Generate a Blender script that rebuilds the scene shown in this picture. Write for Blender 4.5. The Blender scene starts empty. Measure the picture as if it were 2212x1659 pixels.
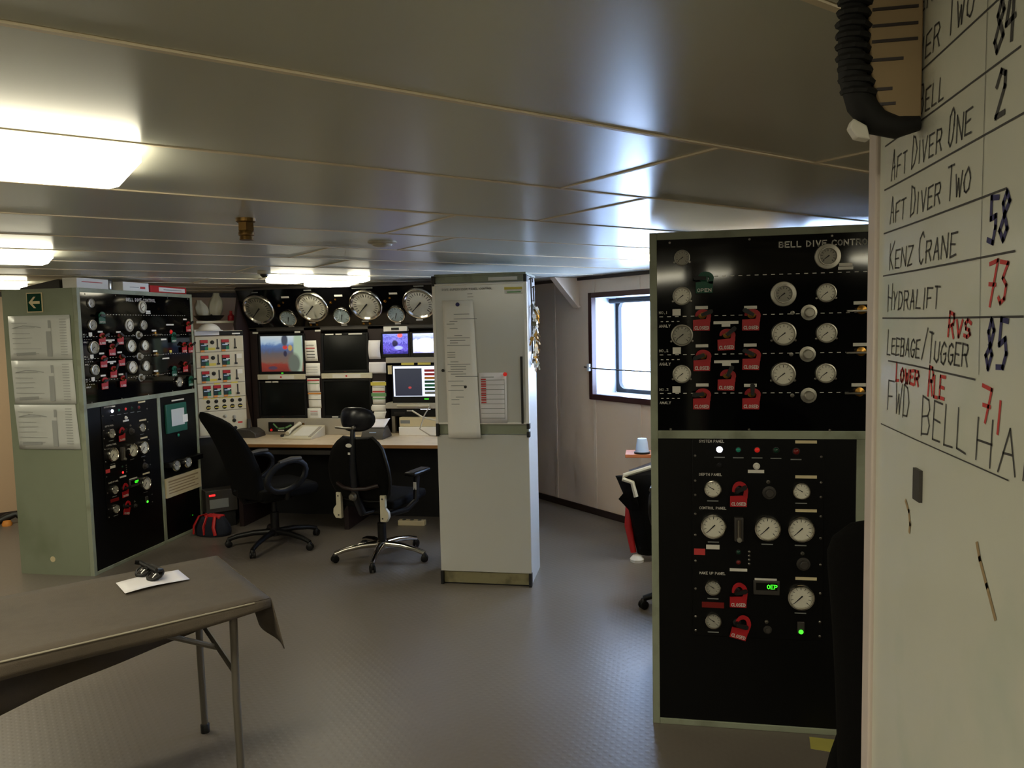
import bpy, math, random
from mathutils import Vector, Matrix
S = bpy.context.scene; C = S.collection; R = math.radians; PI = math.pi
random.seed(7)

# ------------------------------------------------------------------ camera
EYE = 1.72
def make_camera():
    pit, rol, yaw = R(4.38), R(-1.25), R(10.3)
    f = Vector((0, math.cos(pit), -math.sin(pit))); r = Vector((1, 0, 0)); u = r.cross(f)
    r2 = r*math.cos(rol) + u*math.sin(rol); u2 = -r*math.sin(rol) + u*math.cos(rol)
    Z = Matrix.Rotation(yaw, 3, 'Z'); r2, u2, f = Z@r2, Z@u2, Z@f
    cd = bpy.data.cameras.new('camera'); co = bpy.data.objects.new('camera', cd); C.objects.link(co)
    m = Matrix((r2, u2, -f)).transposed().to_4x4(); m.translation = Vector((0, 0, EYE)); co.matrix_world = m
    cd.sensor_width = 36; cd.lens = 36*1650/2212; cd.clip_start = .02
    S.camera = co
make_camera()

# ------------------------------------------------------------------ world, exposure
W = bpy.data.worlds.new('overcast_sky'); S.world = W; W.use_nodes = True
bg = W.node_tree.nodes['Background']; bg.inputs[0].default_value = (.46, .64, 1, 1); bg.inputs[1].default_value = 15
S.view_settings.view_transform = 'Standard'; S.view_settings.look = 'None'
S.view_settings.gamma = 1; S.view_settings.use_curve_mapping = False
S.view_settings.exposure = 0.80
S.cycles.max_bounces = 5; S.cycles.diffuse_bounces = 3; S.cycles.glossy_bounces = 3; S.cycles.transparent_max_bounces = 4; S.cycles.caustics_reflective = False; S.cycles.caustics_refractive = False
S.cycles.adaptive_threshold = .06
LAMP = 9.0
CEIL = 2.14; SW = 4.47; TB = 8.62     # ceiling height, right wall (s), back wall (t); room axes are turned 45 degrees
Q = R(45)

# ------------------------------------------------------------------ materials
def lin(c):
    return tuple((x/255/12.92 if x/255 <= .04045 else ((x/255+.055)/1.055)**2.4) for x in c[:3]) + (1,)
MATS = {}
def mat(n, col, rough=.5, metal=0, var=.08, scale=9, spec=.5, emit=0, ecol=None, bump=0, bscale=90, coat=0, stain=None, samt=.5, sscale=3):
    m = bpy.data.materials.new(n); m.use_nodes = True; nt = m.node_tree; N = nt.nodes; L = nt.links
    b = N['Principled BSDF']; MATS[n] = m
    c = lin(col)
    tc = N.new('ShaderNodeTexCoord'); no = N.new('ShaderNodeTexNoise'); no.inputs['Scale'].default_value = scale; no.inputs['Detail'].default_value = 5
    L.new(tc.outputs['Object'], no.inputs['Vector'])
    mx = N.new('ShaderNodeMix'); mx.data_type = 'RGBA'
    mx.inputs[6].default_value = tuple(x*(1-var) for x in c[:3])+(1,); mx.inputs[7].default_value = tuple(min(1, x*(1+var)) for x in c[:3])+(1,)
    L.new(no.outputs['Fac'], mx.inputs[0]); out = mx.outputs[2]
    if stain:
        n2 = N.new('ShaderNodeTexNoise'); n2.inputs['Scale'].default_value = sscale; n2.inputs['Detail'].default_value = 7
        L.new(tc.outputs['Object'], n2.inputs['Vector'])
        mr = N.new('ShaderNodeMapRange'); mr.inputs[1].default_value = .52; mr.inputs[2].default_value = .72; mr.inputs[4].default_value = samt
        L.new(n2.outputs['Fac'], mr.inputs[0])
        m2 = N.new('ShaderNodeMix'); m2.data_type = 'RGBA'; L.new(mr.outputs[0], m2.inputs[0]); L.new(out, m2.inputs[6]); m2.inputs[7].default_value = lin(stain); out = m2.outputs[2]
    L.new(out, b.inputs['Base Color'])
    b.inputs['Roughness'].default_value = rough; b.inputs['Metallic'].default_value = metal; b.inputs['Specular IOR Level'].default_value = spec
    if coat: b.inputs['Coat Weight'].default_value = coat; b.inputs['Coat Roughness'].default_value = .08
    if emit:
        b.inputs['Emission Color'].default_value = lin(ecol or col); b.inputs['Emission Strength'].default_value = emit
    if bump:
        n3 = N.new('ShaderNodeTexNoise'); n3.inputs['Scale'].default_value = bscale; L.new(tc.outputs['Object'], n3.inputs['Vector'])
        bp = N.new('ShaderNodeBump'); bp.inputs['Strength'].default_value = bump; bp.inputs['Distance'].default_value = .002
        L.new(n3.outputs['Fac'], bp.inputs['Height']); L.new(bp.outputs[0], b.inputs['Normal'])
    return m
mat('ceil_metal', (202, 202, 188), rough=.29, spec=.7, var=.03, scale=2)
mat('ceil_strip', (232, 218, 190), rough=.5)
mat('wall_cream', (216, 193, 170), rough=.38, var=.04, scale=2)
mat('wall_strip', (214, 194, 172), rough=.4)
mat('wall_tan', (196, 168, 140), rough=.4, var=.04, scale=2)
mat('wall_grey', (74, 76, 68), rough=.6, var=.06, scale=2)
mat('wall_plain', (196, 184, 160), rough=.5)
mat('trim_dark', (38, 24, 22), rough=.45)
mat('frame_brown', (58, 28, 26), rough=.4)
mat('reveal', (188, 192, 196), rough=.35)
mat('rubber', (22, 24, 28), rough=.6)
mat('green', (136, 143, 122), rough=.42, var=.05, stain=(96, 104, 74), samt=.45, sscale=2)
mat('olive', (150, 156, 136), rough=.45, stain=(84, 84, 66), samt=.5, sscale=7)
mat('olive_worn', (146, 138, 104), rough=.55, stain=(92, 82, 58), samt=.7, sscale=11)
mat('acrylic', (7, 7, 9), rough=.07, spec=.4, var=.2, scale=3, bump=.12, bscale=4)
mat('black_panel', (5, 5, 5), rough=.42, var=.2, spec=.25)
mat('black_matte', (13, 12, 12), rough=.75, var=.25, bump=.3)
mat('black_fabric', (10, 9, 8), rough=.9, var=.3, scale=60, spec=.15, bump=.5, bscale=400)
mat('black_plastic', (10, 9, 10), rough=.42, spec=.35)
mat('navy_plastic', (17, 19, 28), rough=.3)
mat('dark_brown', (34, 18, 17), rough=.55)
mat('chrome', (205, 200, 190), rough=.14, metal=1)
mat('steel', (150, 146, 138), rough=.3, metal=1)
mat('dull_alu', (176, 172, 160), rough=.36, metal=.75)
mat('dial', (226, 222, 206), rough=.35, emit=0)
mat('dial_blue', (205, 222, 226), rough=.3)
mat('dial_aged', (150, 146, 128), rough=.3)
mat('ink', (22, 22, 26), rough=.5)
mat('white_print', (225, 222, 214), rough=.5)
mat('label_white', (226, 222, 212), rough=.5, var=.05)
mat('tag_red', (176, 26, 34), rough=.45)
mat('tag_green', (14, 84, 62), rough=.45)
mat('brass', (150, 112, 52), rough=.3, metal=1)
mat('brass_old', (112, 86, 48), rough=.4, metal=1, stain=(40, 28, 18), samt=.7, sscale=30)
mat('red_lens', (190, 30, 24), rough=.3, emit=.25)
mat('green_lens', (16, 110, 84), rough=.3, emit=.12)
mat('dark_green_lens', (14, 60, 44), rough=.25)
mat('dark_red_lens', (120, 26, 24), rough=.3)
mat('white_lamp', (225, 228, 255), rough=.3, emit=6, ecol=(222, 226, 255))
mat('led_green', (60, 230, 40), rough=.3, emit=1.4)
mat('led_red', (240, 30, 30), rough=.3, emit=2.0)
mat('yellow', (214, 196, 84), rough=.55)
mat('floor_tape', (176, 168, 84), rough=.55)
mat('paper', (242, 238, 230), rough=.7, var=.03)
mat('paper_grey', (204, 206, 202), rough=.35, var=.05)
mat('paper_cream', (216, 200, 160), rough=.7)
mat('paper_white', (236, 232, 236), rough=.65, var=.02)
mat('grey_print', (132, 134, 132), rough=.6)
mat('faint_print', (160, 162, 160), rough=.6)
mat('red_print', (200, 60, 60), rough=.6)
mat('orange_print', (216, 140, 60), rough=.6)
mat('green_print', (110, 160, 104), rough=.6)
mat('board_white', (208, 206, 200), rough=.2, var=.03, scale=3, spec=.6)
mat('board_side', (200, 204, 206), rough=.3, var=.03)
mat('drywipe', (210, 210, 196), rough=.2, var=.04, scale=6, spec=.6, stain=(182, 194, 178), samt=.55, sscale=5)
mat('drywipe_trim', (206, 192, 184), rough=.4)
mat('marker_black', (58, 56, 56), rough=.6)
mat('marker_blue', (40, 38, 92), rough=.6)
mat('marker_red', (196, 56, 54), rough=.6)
mat('tan_metal', (158, 134, 98), rough=.5, var=.1)
mat('desk_top', (216, 196, 168), rough=.35, var=.08, scale=5, stain=(176, 152, 120), samt=.5, sscale=9)
mat('wood_edge', (150, 104, 54), rough=.5)
mat('orange_wood', (206, 124, 78), rough=.4)
mat('ivory', (204, 196, 172), rough=.45)
mat('grey_plastic', (168, 160, 146), rough=.5)
mat('dark_grey', (60, 56, 52), rough=.5)
mat('cloth', (86, 76, 64), rough=.8, var=.12, scale=30, bump=.6, bscale=300, stain=(70, 62, 52), samt=.5, sscale=6)
mat('cloth_rim', (150, 142, 124), rough=.6)
mat('leg_grey', (112, 106, 96), rough=.4, metal=.4)
mat('knob_black', (10, 10, 10), rough=.5)
mat('screen_off', (12, 13, 12), rough=.2, spec=.4)
mat('bin_red', (190, 30, 30), rough=.5)
mat('red_bag', (150, 26, 28), rough=.7)
mat('navy_cloth', (22, 26, 40), rough=.9)
mat('teal_screen', (36, 92, 78), rough=.35)
mat('cup', (186, 208, 240), rough=.35)
mat('mint', (28, 120, 84), rough=.5)
mat('cyan_dark', (14, 46, 54), rough=.5)
mat('bag_white', (168, 164, 144), rough=.4)
mat('glass_dark', (50, 48, 48), rough=.08)
mat('diffuser', (250, 244, 230), rough=.5, emit=LAMP, ecol=(250, 242, 213))
mat('housing', (180, 172, 152), rough=.5)

def floor_mat():
    m = mat('floor_studs', (110, 102, 94), rough=.36, var=.06, scale=1.5, spec=.5)
    nt = m.node_tree; N = nt.nodes; L = nt.links; b = N['Principled BSDF']
    tc = N['Texture Coordinate']
    vo = N.new('ShaderNodeTexVoronoi'); vo.inputs['Scale'].default_value = 30; vo.inputs['Randomness'].default_value = 0
    L.new(tc.outputs['Object'], vo.inputs['Vector'])
    mr = N.new('ShaderNodeMapRange'); mr.inputs[1].default_value = .16; mr.inputs[2].default_value = .34; mr.inputs[3].default_value = 1; mr.inputs[4].default_value = 0
    L.new(vo.outputs['Distance'], mr.inputs[0])
    bp = N.new('ShaderNodeBump'); bp.inputs['Strength'].default_value = .11; bp.inputs['Distance'].default_value = .003
    L.new(mr.outputs[0], bp.inputs['Height']); L.new(bp.outputs[0], b.inputs['Normal'])
floor_mat()

def screen_mat(n, stops, nscale, strength, spots=(), dist=.35):
    """a lit picture: colour ramp over height disturbed by noise, with round spots of colour (x, z, radius, colour)"""
    m = bpy.data.materials.new(n); m.use_nodes = True; nt = m.node_tree; N = nt.nodes; L = nt.links; MATS[n] = m
    b = N['Principled BSDF']; b.inputs['Base Color'].default_value = (.02, .02, .02, 1); b.inputs['Roughness'].default_value = .25
    tc = N.new('ShaderNodeTexCoord'); sp = N.new('ShaderNodeSeparateXYZ'); L.new(tc.outputs['Generated'], sp.inputs[0])
    no = N.new('ShaderNodeTexNoise'); no.inputs['Scale'].default_value = nscale; no.inputs['Detail'].default_value = 4; L.new(tc.outputs['Generated'], no.inputs['Vector'])
    ma = N.new('ShaderNodeMath'); ma.operation = 'MULTIPLY_ADD'; ma.inputs[1].default_value = dist; L.new(no.outputs['Fac'], ma.inputs[0])
    sb = N.new('ShaderNodeMath'); sb.operation = 'SUBTRACT'; sb.inputs[1].default_value = dist/2; L.new(sp.outputs['Z'], sb.inputs[0]); L.new(sb.outputs[0], ma.inputs[2])
    cr = N.new('ShaderNodeValToRGB'); L.new(ma.outputs[0], cr.inputs[0]); e = cr.color_ramp.elements
    e[0].position, e[0].color = stops[0][0], lin(stops[0][1]); e[1].position, e[1].color = stops[-1][0], lin(stops[-1][1])
    for p, c in stops[1:-1]:
        q = e.new(p); q.color = lin(c)
    out = cr.outputs[0]
    for x, z, rx, rz, c in spots:
        mp = N.new('ShaderNodeMapping'); mp.inputs['Location'].default_value = (-x/rx, 0, -z/rz); mp.inputs['Scale'].default_value = (1/rx, 0, 1/rz)
        L.new(tc.outputs['Generated'], mp.inputs[0]); g = N.new('ShaderNodeTexGradient'); g.gradient_type = 'SPHERICAL'; L.new(mp.outputs[0], g.inputs[0])
        mr = N.new('ShaderNodeMapRange'); mr.inputs[2].default_value = .35; L.new(g.outputs['Fac'], mr.inputs[0])
        mx = N.new('ShaderNodeMix'); mx.data_type = 'RGBA'; L.new(mr.outputs[0], mx.inputs[0]); L.new(out, mx.inputs[6]); mx.inputs[7].default_value = lin(c); out = mx.outputs[2]
    L.new(out, b.inputs['Emission Color']); b.inputs['Emission Strength'].default_value = strength
screen_mat('deck_view', [(0, (120, 44, 38)), (.2, (146, 58, 46)), (.27, (126, 96, 82)), (.5, (104, 96, 96)), (.6, (84, 100, 140)), (.74, (96, 128, 180)), (.82, (180, 205, 225)), (1, (215, 225, 225))], 6, .42,
    [(.88, .55, .13, .9, (178, 200, 170)), (.78, .22, .17, .34, (104, 112, 100)), (.58, .68, .07, .07, (220, 60, 50)), (.7, .66, .06, .1, (200, 160, 80)), (.57, .88, .09, .2, (70, 78, 96)), (.58, .5, .05, .1, (50, 46, 70)), (.27, .1, .13, .06, (80, 60, 80))], .18)
screen_mat('blue_view', [(0, (40, 34, 110)), (.3, (96, 84, 190)), (.5, (60, 56, 150)), (.62, (120, 116, 220)), (.8, (70, 70, 160)), (1, (120, 130, 230))], 9, 1.0,
    [(.48, .52, .14, .2, (24, 20, 60)), (.68, .92, .12, .13, (230, 80, 80)), (.62, .3, .2, .12, (150, 160, 235))], .9)
screen_mat('bright_view', [(0, (130, 130, 230)), (.25, (225, 232, 250)), (.6, (240, 245, 255)), (.72, (120, 130, 215)), (1, (180, 190, 250))], 5, 1.3, [(.5, .4, .45, .4, (246, 250, 255))], .35)
screen_mat('pc_frame', [(0, (206, 214, 240)), (1, (220, 226, 248))], 3, .9)
screen_mat('pc_dark', [(0, (44, 46, 62)), (1, (54, 58, 70))], 3, .55, [(.55, .3, .07, .05, (190, 70, 70))], .1)

def glass_mat():
    m = bpy.data.materials.new('pane_glass'); m.use_nodes = True; nt = m.node_tree; N = nt.nodes; L = nt.links; MATS['pane_glass'] = m
    N.remove(N['Principled BSDF']); t = N.new('ShaderNodeBsdfTransparent'); g = N.new('ShaderNodeBsdfGlossy'); g.inputs['Roughness'].default_value = .02
    x = N.new('ShaderNodeMixShader'); x.inputs[0].default_value = .06
    L.new(t.outputs[0], x.inputs[1]); L.new(g.outputs[0], x.inputs[2]); L.new(x.outputs[0], N['Material Output'].inputs[0])
glass_mat()

# ------------------------------------------------------------------ mesh tools
class MB:
    def __init__(s): s.v = []; s.f = []
    def add(s, vs, fs):
        o = len(s.v); s.v += [tuple(p) for p in vs]; s.f += [tuple(i+o for i in f) for f in fs]; return s
    def box(s, x0, x1, y0, y1, z0, z1):
        return s.add([(x0,y0,z0),(x1,y0,z0),(x1,y1,z0),(x0,y1,z0),(x0,y0,z1),(x1,y0,z1),(x1,y1,z1),(x0,y1,z1)],
                     [(0,3,2,1),(4,5,6,7),(0,1,5,4),(1,2,6,5),(2,3,7,6),(3,0,4,7)])
    def cyl(s, a, b, r0, r1=None, n=16):
        return s.tube([a, b], [r0, r0 if r1 is None else r1], n)
    def tube(s, pts, r, n=8, closed=False, sx=1.0):
        P = [Vector(p) for p in pts]; m = len(P); rr = list(r) if isinstance(r, (list, tuple)) else [r]*m
        vs = []; nrm = None
        for i in range(m):
            a = P[i-1] if (i or closed) else P[i]; b = P[(i+1) % m] if (i < m-1 or closed) else P[i]
            t = (b-a).normalized()
            if nrm is None:
                nrm = t.cross(Vector((0, 0, 1)));
                if nrm.length < 1e-3: nrm = t.cross(Vector((1, 0, 0)))
            nrm = (nrm - t*nrm.dot(t)).normalized(); bn = t.cross(nrm)
            for k in range(n):
                q = 2*PI*k/n; vs.append(P[i] + (nrm*math.cos(q)*sx + bn*math.sin(q))*rr[i])
        fs = []
        for i in range(m if closed else m-1):
            j = (i+1) % m
            for k in range(n):
                l = (k+1) % n; fs.append((i*n+k, i*n+l, j*n+l, j*n+k))
        if not closed:
            fs.append(tuple(range(n))[::-1]); fs.append(tuple((m-1)*n+k for k in range(n)))
        return s.add(vs, fs)
    def lathe(s, prof, n=24, ax='-y', c=(0, 0, 0)):
        """prof: (radius, distance) pairs turned about an axis through c"""
        vs = []; fs = []; m = len(prof)
        for r, d in prof:
            for k in range(n):
                q = 2*PI*k/n; a, b = r*math.cos(q), r*math.sin(q)
                p = {'-y': (a, -d, b), 'y': (-a, d, b), 'z': (a, b, d), '-x': (-d, -a, b)}[ax]
                vs.append((p[0]+c[0], p[1]+c[1], p[2]+c[2]))
        for i in range(m-1):
            for k in range(n):
                l = (k+1) % n; fs.append((i*n+k, i*n+l, (i+1)*n+l, (i+1)*n+k))
        if prof[0][0] > 1e-6: fs.append(tuple(range(n))[::-1])
        if prof[-1][0] > 1e-6: fs.append(tuple((m-1)*n+k for k in range(n)))
        return s.add(vs, fs)
    def prism(s, poly, y0, y1):
        """polygon in x,z pushed from y0 to y1"""
        n = len(poly)
        return s.add([(x, y0, z) for x, z in poly]+[(x, y1, z) for x, z in poly],
                     [tuple(range(n)), tuple(range(2*n-1, n-1, -1))]+[(i, i+n, (i+1) % n+n, (i+1) % n) for i in range(n)])
    def grid(s, fn, nu, nv):
        vs = [fn(i/nu, j/nv) for j in range(nv+1) for i in range(nu+1)]; w = nu+1
        return s.add(vs, [(j*w+i, j*w+i+1, (j+1)*w+i+1, (j+1)*w+i) for j in range(nv) for i in range(nu)])
    def stroke(s, pts, w, y=0.0, th=.0006):
        """flat pen stroke in the x,z plane"""
        for (x0, z0), (x1, z1) in zip(pts, pts[1:]):
            dx, dz = x1-x0, z1-z0; l = math.hypot(dx, dz) or 1e-6; dx /= l; dz /= l; e = w*.45
            a, b = x0-dx*e, z0-dz*e; c, d = x1+dx*e, z1+dz*e; nx, nz = -dz*w/2, dx*w/2
            s.add([(a+nx, y-th, b+nz), (a-nx, y-th, b-nz), (c-nx, y-th, d-nz), (c+nx, y-th, d+nz)], [(0, 1, 2, 3)])
        return s
    def xf(s, M):
        s.v = [tuple(M @ Vector(p)) for p in s.v]; return s
    def mesh(s, name):
        me = bpy.data.meshes.new(name); me.from_pydata(s.v, [], s.f)
        me.polygons.foreach_set('use_smooth', [True]*len(me.polygons)); me.update()
        me.set_sharp_from_angle(angle=R(38)); return me

def tag(o, label=None, cat=None, group=None, kind=None):
    if label: o['label'] = label
    if cat: o['category'] = cat
    if group: o['group'] = group
    if kind: o['kind'] = kind
    return o
def ob(name, mb, m, parent=None, loc=(0, 0, 0), rot=(0, 0, 0), sc=None, bev=0, sub=0, sol=0, **kw):
    me = mb.mesh(name) if isinstance(mb, MB) else mb
    if m and not me.materials: me.materials.append(MATS[m])
    o = bpy.data.objects.new(name, me); C.objects.link(o)
    if m and me.materials[0] != MATS[m]:
        o.material_slots[0].link = 'OBJECT'; o.material_slots[0].material = MATS[m]
    o.location = loc; o.rotation_euler = rot
    if sc is not None: o.scale = sc if isinstance(sc, (tuple, list)) else (sc, sc, sc)
    if parent: o.parent = parent
    if sol:
        k = o.modifiers.new('solid', 'SOLIDIFY'); k.thickness = sol; k.offset = 0
    if bev:
        k = o.modifiers.new('bevel', 'BEVEL'); k.width = bev; k.segments = 2; k.limit_method = 'ANGLE'; k.angle_limit = R(40)
    if sub:
        k = o.modifiers.new('sub', 'SUBSURF'); k.levels = sub; k.render_levels = sub
    return tag(o, **kw)
def thing(name, label, cat, loc=(0, 0, 0), rz=0, group=None, rot=None):
    o = bpy.data.objects.new(name, None); C.objects.link(o); o.empty_display_size = .1
    o.location = loc; o.rotation_euler = rot or (0, 0, rz)
    return tag(o, label, cat, group)
def clone(o, parent=None):
    c = o.copy(); C.objects.link(c); c.parent = parent
    for ch in list(o.children): clone(ch, c)
    return c
def bx(*a): return MB().box(*a)

# pen-stroke letters on a 0..1 square
GL = {'A': [[(0,0),(.5,1),(1,0)],[(.2,.4),(.8,.4)]], 'B': [[(0,0),(0,1),(.8,.95),(.9,.75),(.7,.53),(0,.5)],[(.7,.53),(1,.3),(.8,.03),(0,0)]],
 'C': [[(1,.85),(.6,1),(.15,.8),(0,.45),(.2,.1),(.65,0),(1,.15)]], 'D': [[(0,0),(0,1),(.65,.9),(1,.5),(.65,.08),(0,0)]],
 'E': [[(1,1),(0,1),(0,0),(1,0)],[(0,.52),(.8,.52)]], 'F': [[(1,1),(0,1),(0,0)],[(0,.52),(.75,.52)]],
 'G': [[(1,.85),(.6,1),(.15,.8),(0,.45),(.2,.1),(.65,0),(1,.2),(1,.45),(.6,.45)]], 'H': [[(0,0),(0,1)],[(1,0),(1,1)],[(0,.5),(1,.5)]],
 'I': [[(.2,0),(.2,1)]], 'K': [[(0,0),(0,1)],[(1,1),(0,.45),(1,0)]], 'L': [[(0,1),(0,0),(.9,0)]],
 'M': [[(0,0),(.1,1),(.5,.4),(.9,1),(1,0)]], 'N': [[(0,0),(0,1),(1,0),(1,1)]], 'O': [[(.5,1),(.1,.8),(0,.5),(.15,.15),(.5,0),(.85,.15),(1,.5),(.9,.8),(.5,1)]],
 'P': [[(0,0),(0,1),(.8,.95),(1,.75),(.8,.5),(0,.47)]], 'R': [[(0,0),(0,1),(.8,.95),(1,.75),(.75,.52),(0,.48)],[(.5,.5),(1,0)]],
 'S': [[(1,.87),(.5,1),(.08,.8),(.2,.55),(.8,.45),(1,.2),(.5,0),(0,.12)]], 'T': [[(0,1),(1,1)],[(.5,1),(.5,0)]], 'U': [[(0,1),(.05,.2),(.5,0),(.95,.2),(1,1)]],
 'V': [[(0,1),(.5,0),(1,1)]], 'W': [[(0,1),(.25,0),(.5,.7),(.75,0),(1,1)]], 'X': [[(0,0),(1,1)],[(0,1),(1,0)]], 'Y': [[(0,1),(.5,.5),(1,1)],[(.5,.5),(.4,0)]], 'Z': [[(0,1),(1,1),(0,0),(1,0)]],
 '0': [[(.5,1),(.1,.8),(0,.5),(.15,.15),(.5,0),(.85,.15),(1,.5),(.9,.8),(.5,1)]], '1': [[(.2,1),(.2,0)]], '2': [[(0,.75),(.3,1),(.8,.9),(.85,.65),(.1,.05),(1,.05)]],
 '3': [[(0,.95),(.9,.95),(.4,.55),(.9,.4),(.8,.08),(.3,0),(0,.12)]], '4': [[(.75,0),(.75,1)],[(.3,1),(0,.4),(1,.45)]], '5': [[(1,1),(.15,1),(.1,.55),(.7,.6),(1,.3),(.7,.03),(0,.08)]],
 '7': [[(0,1),(1,1),(.45,0)],[(.2,.5),(.85,.5)]], '8': [[(.5,.53),(.1,.75),(.5,1),(.9,.78),(.5,.53),(0,.22),(.5,0),(1,.25),(.5,.53)]], '9': [[(.95,.6),(.4,.5),(.1,.75),(.5,1),(.95,.75),(.8,0)]],
 '/': [[(0,0),(1,1.1)]], '.': [[(.4,0),(.6,0)]]}
def write(mb, txt, x, z, h, adv, w, y=0.0, jit=0.0, slant=0.0, caps=1.0):
    h0 = h; prev = ' '
    for ch in txt:
        h = h0*caps if prev in ' /' else h0; prev = ch
        for st in GL.get(ch, []):
            mb.stroke([(x+(px*.68)*adv+slant*pz*h+random.uniform(-jit, jit)*h, z+pz*h+random.uniform(-jit, jit)*h) for px, pz in st], w, y)
        x += adv*(.6 if ch in 'I1 ' else 1)
    return mb

# ------------------------------------------------------------------ the room (local axes s, t turned 45 degrees)
S0, T0 = -4.6, -4.4
fl = ob('floor', bx(S0, SW+.1, T0, TB+.1, -.1, 0), 'floor_studs', rot=(0, 0, Q), kind='structure')
ce = ob('ceiling', bx(S0-.1, SW+.4, T0-.1, TB+.1, CEIL+.012, CEIL+.1), 'trim_dark', rot=(0, 0, Q), kind='structure')
seams = [1.252+.628*k for k in range(-9, 12)]
seams = [t for t in seams if t > T0] + [TB]
seams = [T0]+seams
for i, (a, b) in enumerate(zip(seams, seams[1:])):
    k = round((a-1.252)/.628) if i else 1
    j0 = 1.50 if k % 2 == 0 else 1.875
    cuts = [S0] + [j for j in (j0-6, j0-3, j0) if j > S0+.3] + [SW]
    for c0, c1 in zip(cuts, cuts[1:]):
        tilt = random.uniform(-1, 1)*R(.18)
        m = bx(-(c1-c0)/2+.005, (c1-c0)/2-.005, -(b-a)/2+.006, (b-a)/2-.006, 0, .014)
        ob('ceiling_panel', m, 'ceil_metal', ce, loc=((c0+c1)/2, (a+b)/2, CEIL), rot=(tilt, 0, 0), bev=.004)
    if i: ob('joint_strip', bx(S0, SW, a-.006, a+.006, CEIL-.0035, CEIL+.006), 'ceil_strip', ce)
    for c0 in cuts[1:-1]: ob('joint_strip', bx(c0-.005, c0+.005, a+.006, b-.006, CEIL-.0035, CEIL+.006), 'ceil_strip', ce)
# right-hand wall with windows
wr = ob('wall_right', bx(SW+.35, SW+.4, T0, TB, 0, CEIL), 'wall_plain', rot=(0, 0, Q), kind='structure')
WINS = [(4.266, 5.216), (2.366, 3.316)]; WZ0, WZ1 = 1.045, 1.993
edges = [5.16+.565*k for k in range(-17, 7)]
edges = [T0]+[e for e in edges if T0+.1 < e < TB-.1]+[TB]
for a, b in zip(edges, edges[1:]):
    segs = [(a, b, 0, CEIL)]
    for w0, w1 in WINS:
        if b > w0 and a < w1:
            segs = []
            if a < w0: segs.append((a, w0, 0, CEIL))
            if b > w1: segs.append((w1, b, 0, CEIL))
            lo, hi = max(a, w0), min(b, w1); segs += [(lo, hi, 0, WZ0), (lo, hi, WZ1, CEIL)]
            break
    for q in segs: ob('wall_panel', bx(SW, SW+.03, q[0], q[1], q[2], q[3]), 'wall_cream', wr)
for e in edges[1:-1]:
    inw = [w for w in WINS if w[0] < e < w[1]]
    for z0, z1 in ([(0.06, WZ0), (WZ1, 2.1)] if inw else [(0.06, 2.1)]):
        ob('cover_strip', bx(SW-.006, SW, e-.018, e+.018, z0, z1), 'wall_strip', wr, bev=.002)
ob('baseboard_right', bx(SW-.014, SW, T0, TB, 0, .06), 'trim_dark', rot=(0, 0, Q), kind='structure', bev=.003)
ob('trim_1', bx(SW-.02, SW, T0, TB, CEIL-.03, CEIL-.002), 'trim_dark', rot=(0, 0, Q), kind='structure')
for n, (w0, w1) in enumerate(WINS):
    w = thing('window_%d' % (n+1), None, None, (0, 0, 0), Q); w['kind'] = 'structure'
    f = MB()
    for a in ((w0, w0+.045, WZ0, WZ1), (w1-.045, w1, WZ0, WZ1), (w0+.045, w1-.045, WZ0, WZ0+.05), (w0+.045, w1-.045, WZ1-.045, WZ1)): f.box(SW-.02, SW+.035, *a)
    ob('window_frame', f, 'frame_brown', w, bev=.003)
    i0, i1, z0, z1 = w0+.045, w1-.045, WZ0+.05, WZ1-.045
    for a in ((i0-.02, i0, z0-.02, z1+.02), (i1, i1+.02, z0-.02, z1+.02), (i0, i1, z0-.02, z0), (i0, i1, z1, z1+.02)):
        ob('window_reveal', bx(SW+.03, SW+.36, *a), 'reveal', w)
    # rounded rubber gasket round the pane
    def rr(a, b, c, d, r, n=6):
        P = []
        for cx, cz, q in ((b-r, d-r, 0), (a+r, d-r, 90), (a+r, c+r, 180), (b-r, c+r, 270)):
            P += [(cx+r*math.cos(R(q+90*k/n)), cz+r*math.sin(R(q+90*k/n))) for k in range(n+1)]
        return P
    o_, i_ = rr(i0, i1, z0, z1, .01), rr(i0+.035, i1-.035, z0+.035, z1-.035, .07); k = len(o_); g = MB()
    g.add([(SW+.27, p[0], p[1]) for p in o_]+[(SW+.27, p[0], p[1]) for p in i_]+[(SW+.31, p[0], p[1]) for p in i_], [(j, (j+1) % k, (j+1) % k+k, j+k) for j in range(k)]+[(j+k, (j+1) % k+k, (j+1) % k+2*k, j+2*k) for j in range(k)])
    ob('gasket', g, 'rubber', w)
    ob('pane', MB().add([(SW+.3, i0, z0), (SW+.3, i1, z0), (SW+.3, i1, z1), (SW+.3, i0, z1)], [(0, 1, 2, 3)]), 'pane_glass', w)
    ob('blind_roll', MB().cyl((SW+.2, i0+.01, z1-.03), (SW+.2, i1-.01, z1-.03), .022, n=14), 'rubber', w)
    ob('curtain_wire', MB().tube([(SW-.03, w1+.05, 1.335), (SW-.035, w1-.1, 1.325), (SW-.03, w0-.05, 1.32)], .006, 6), 'dark_grey', w)
    ob('wire_hook', bx(SW-.045, SW, w1-.03, w1+.0, 1.30, 1.365), 'reveal', w, bev=.004)
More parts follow.
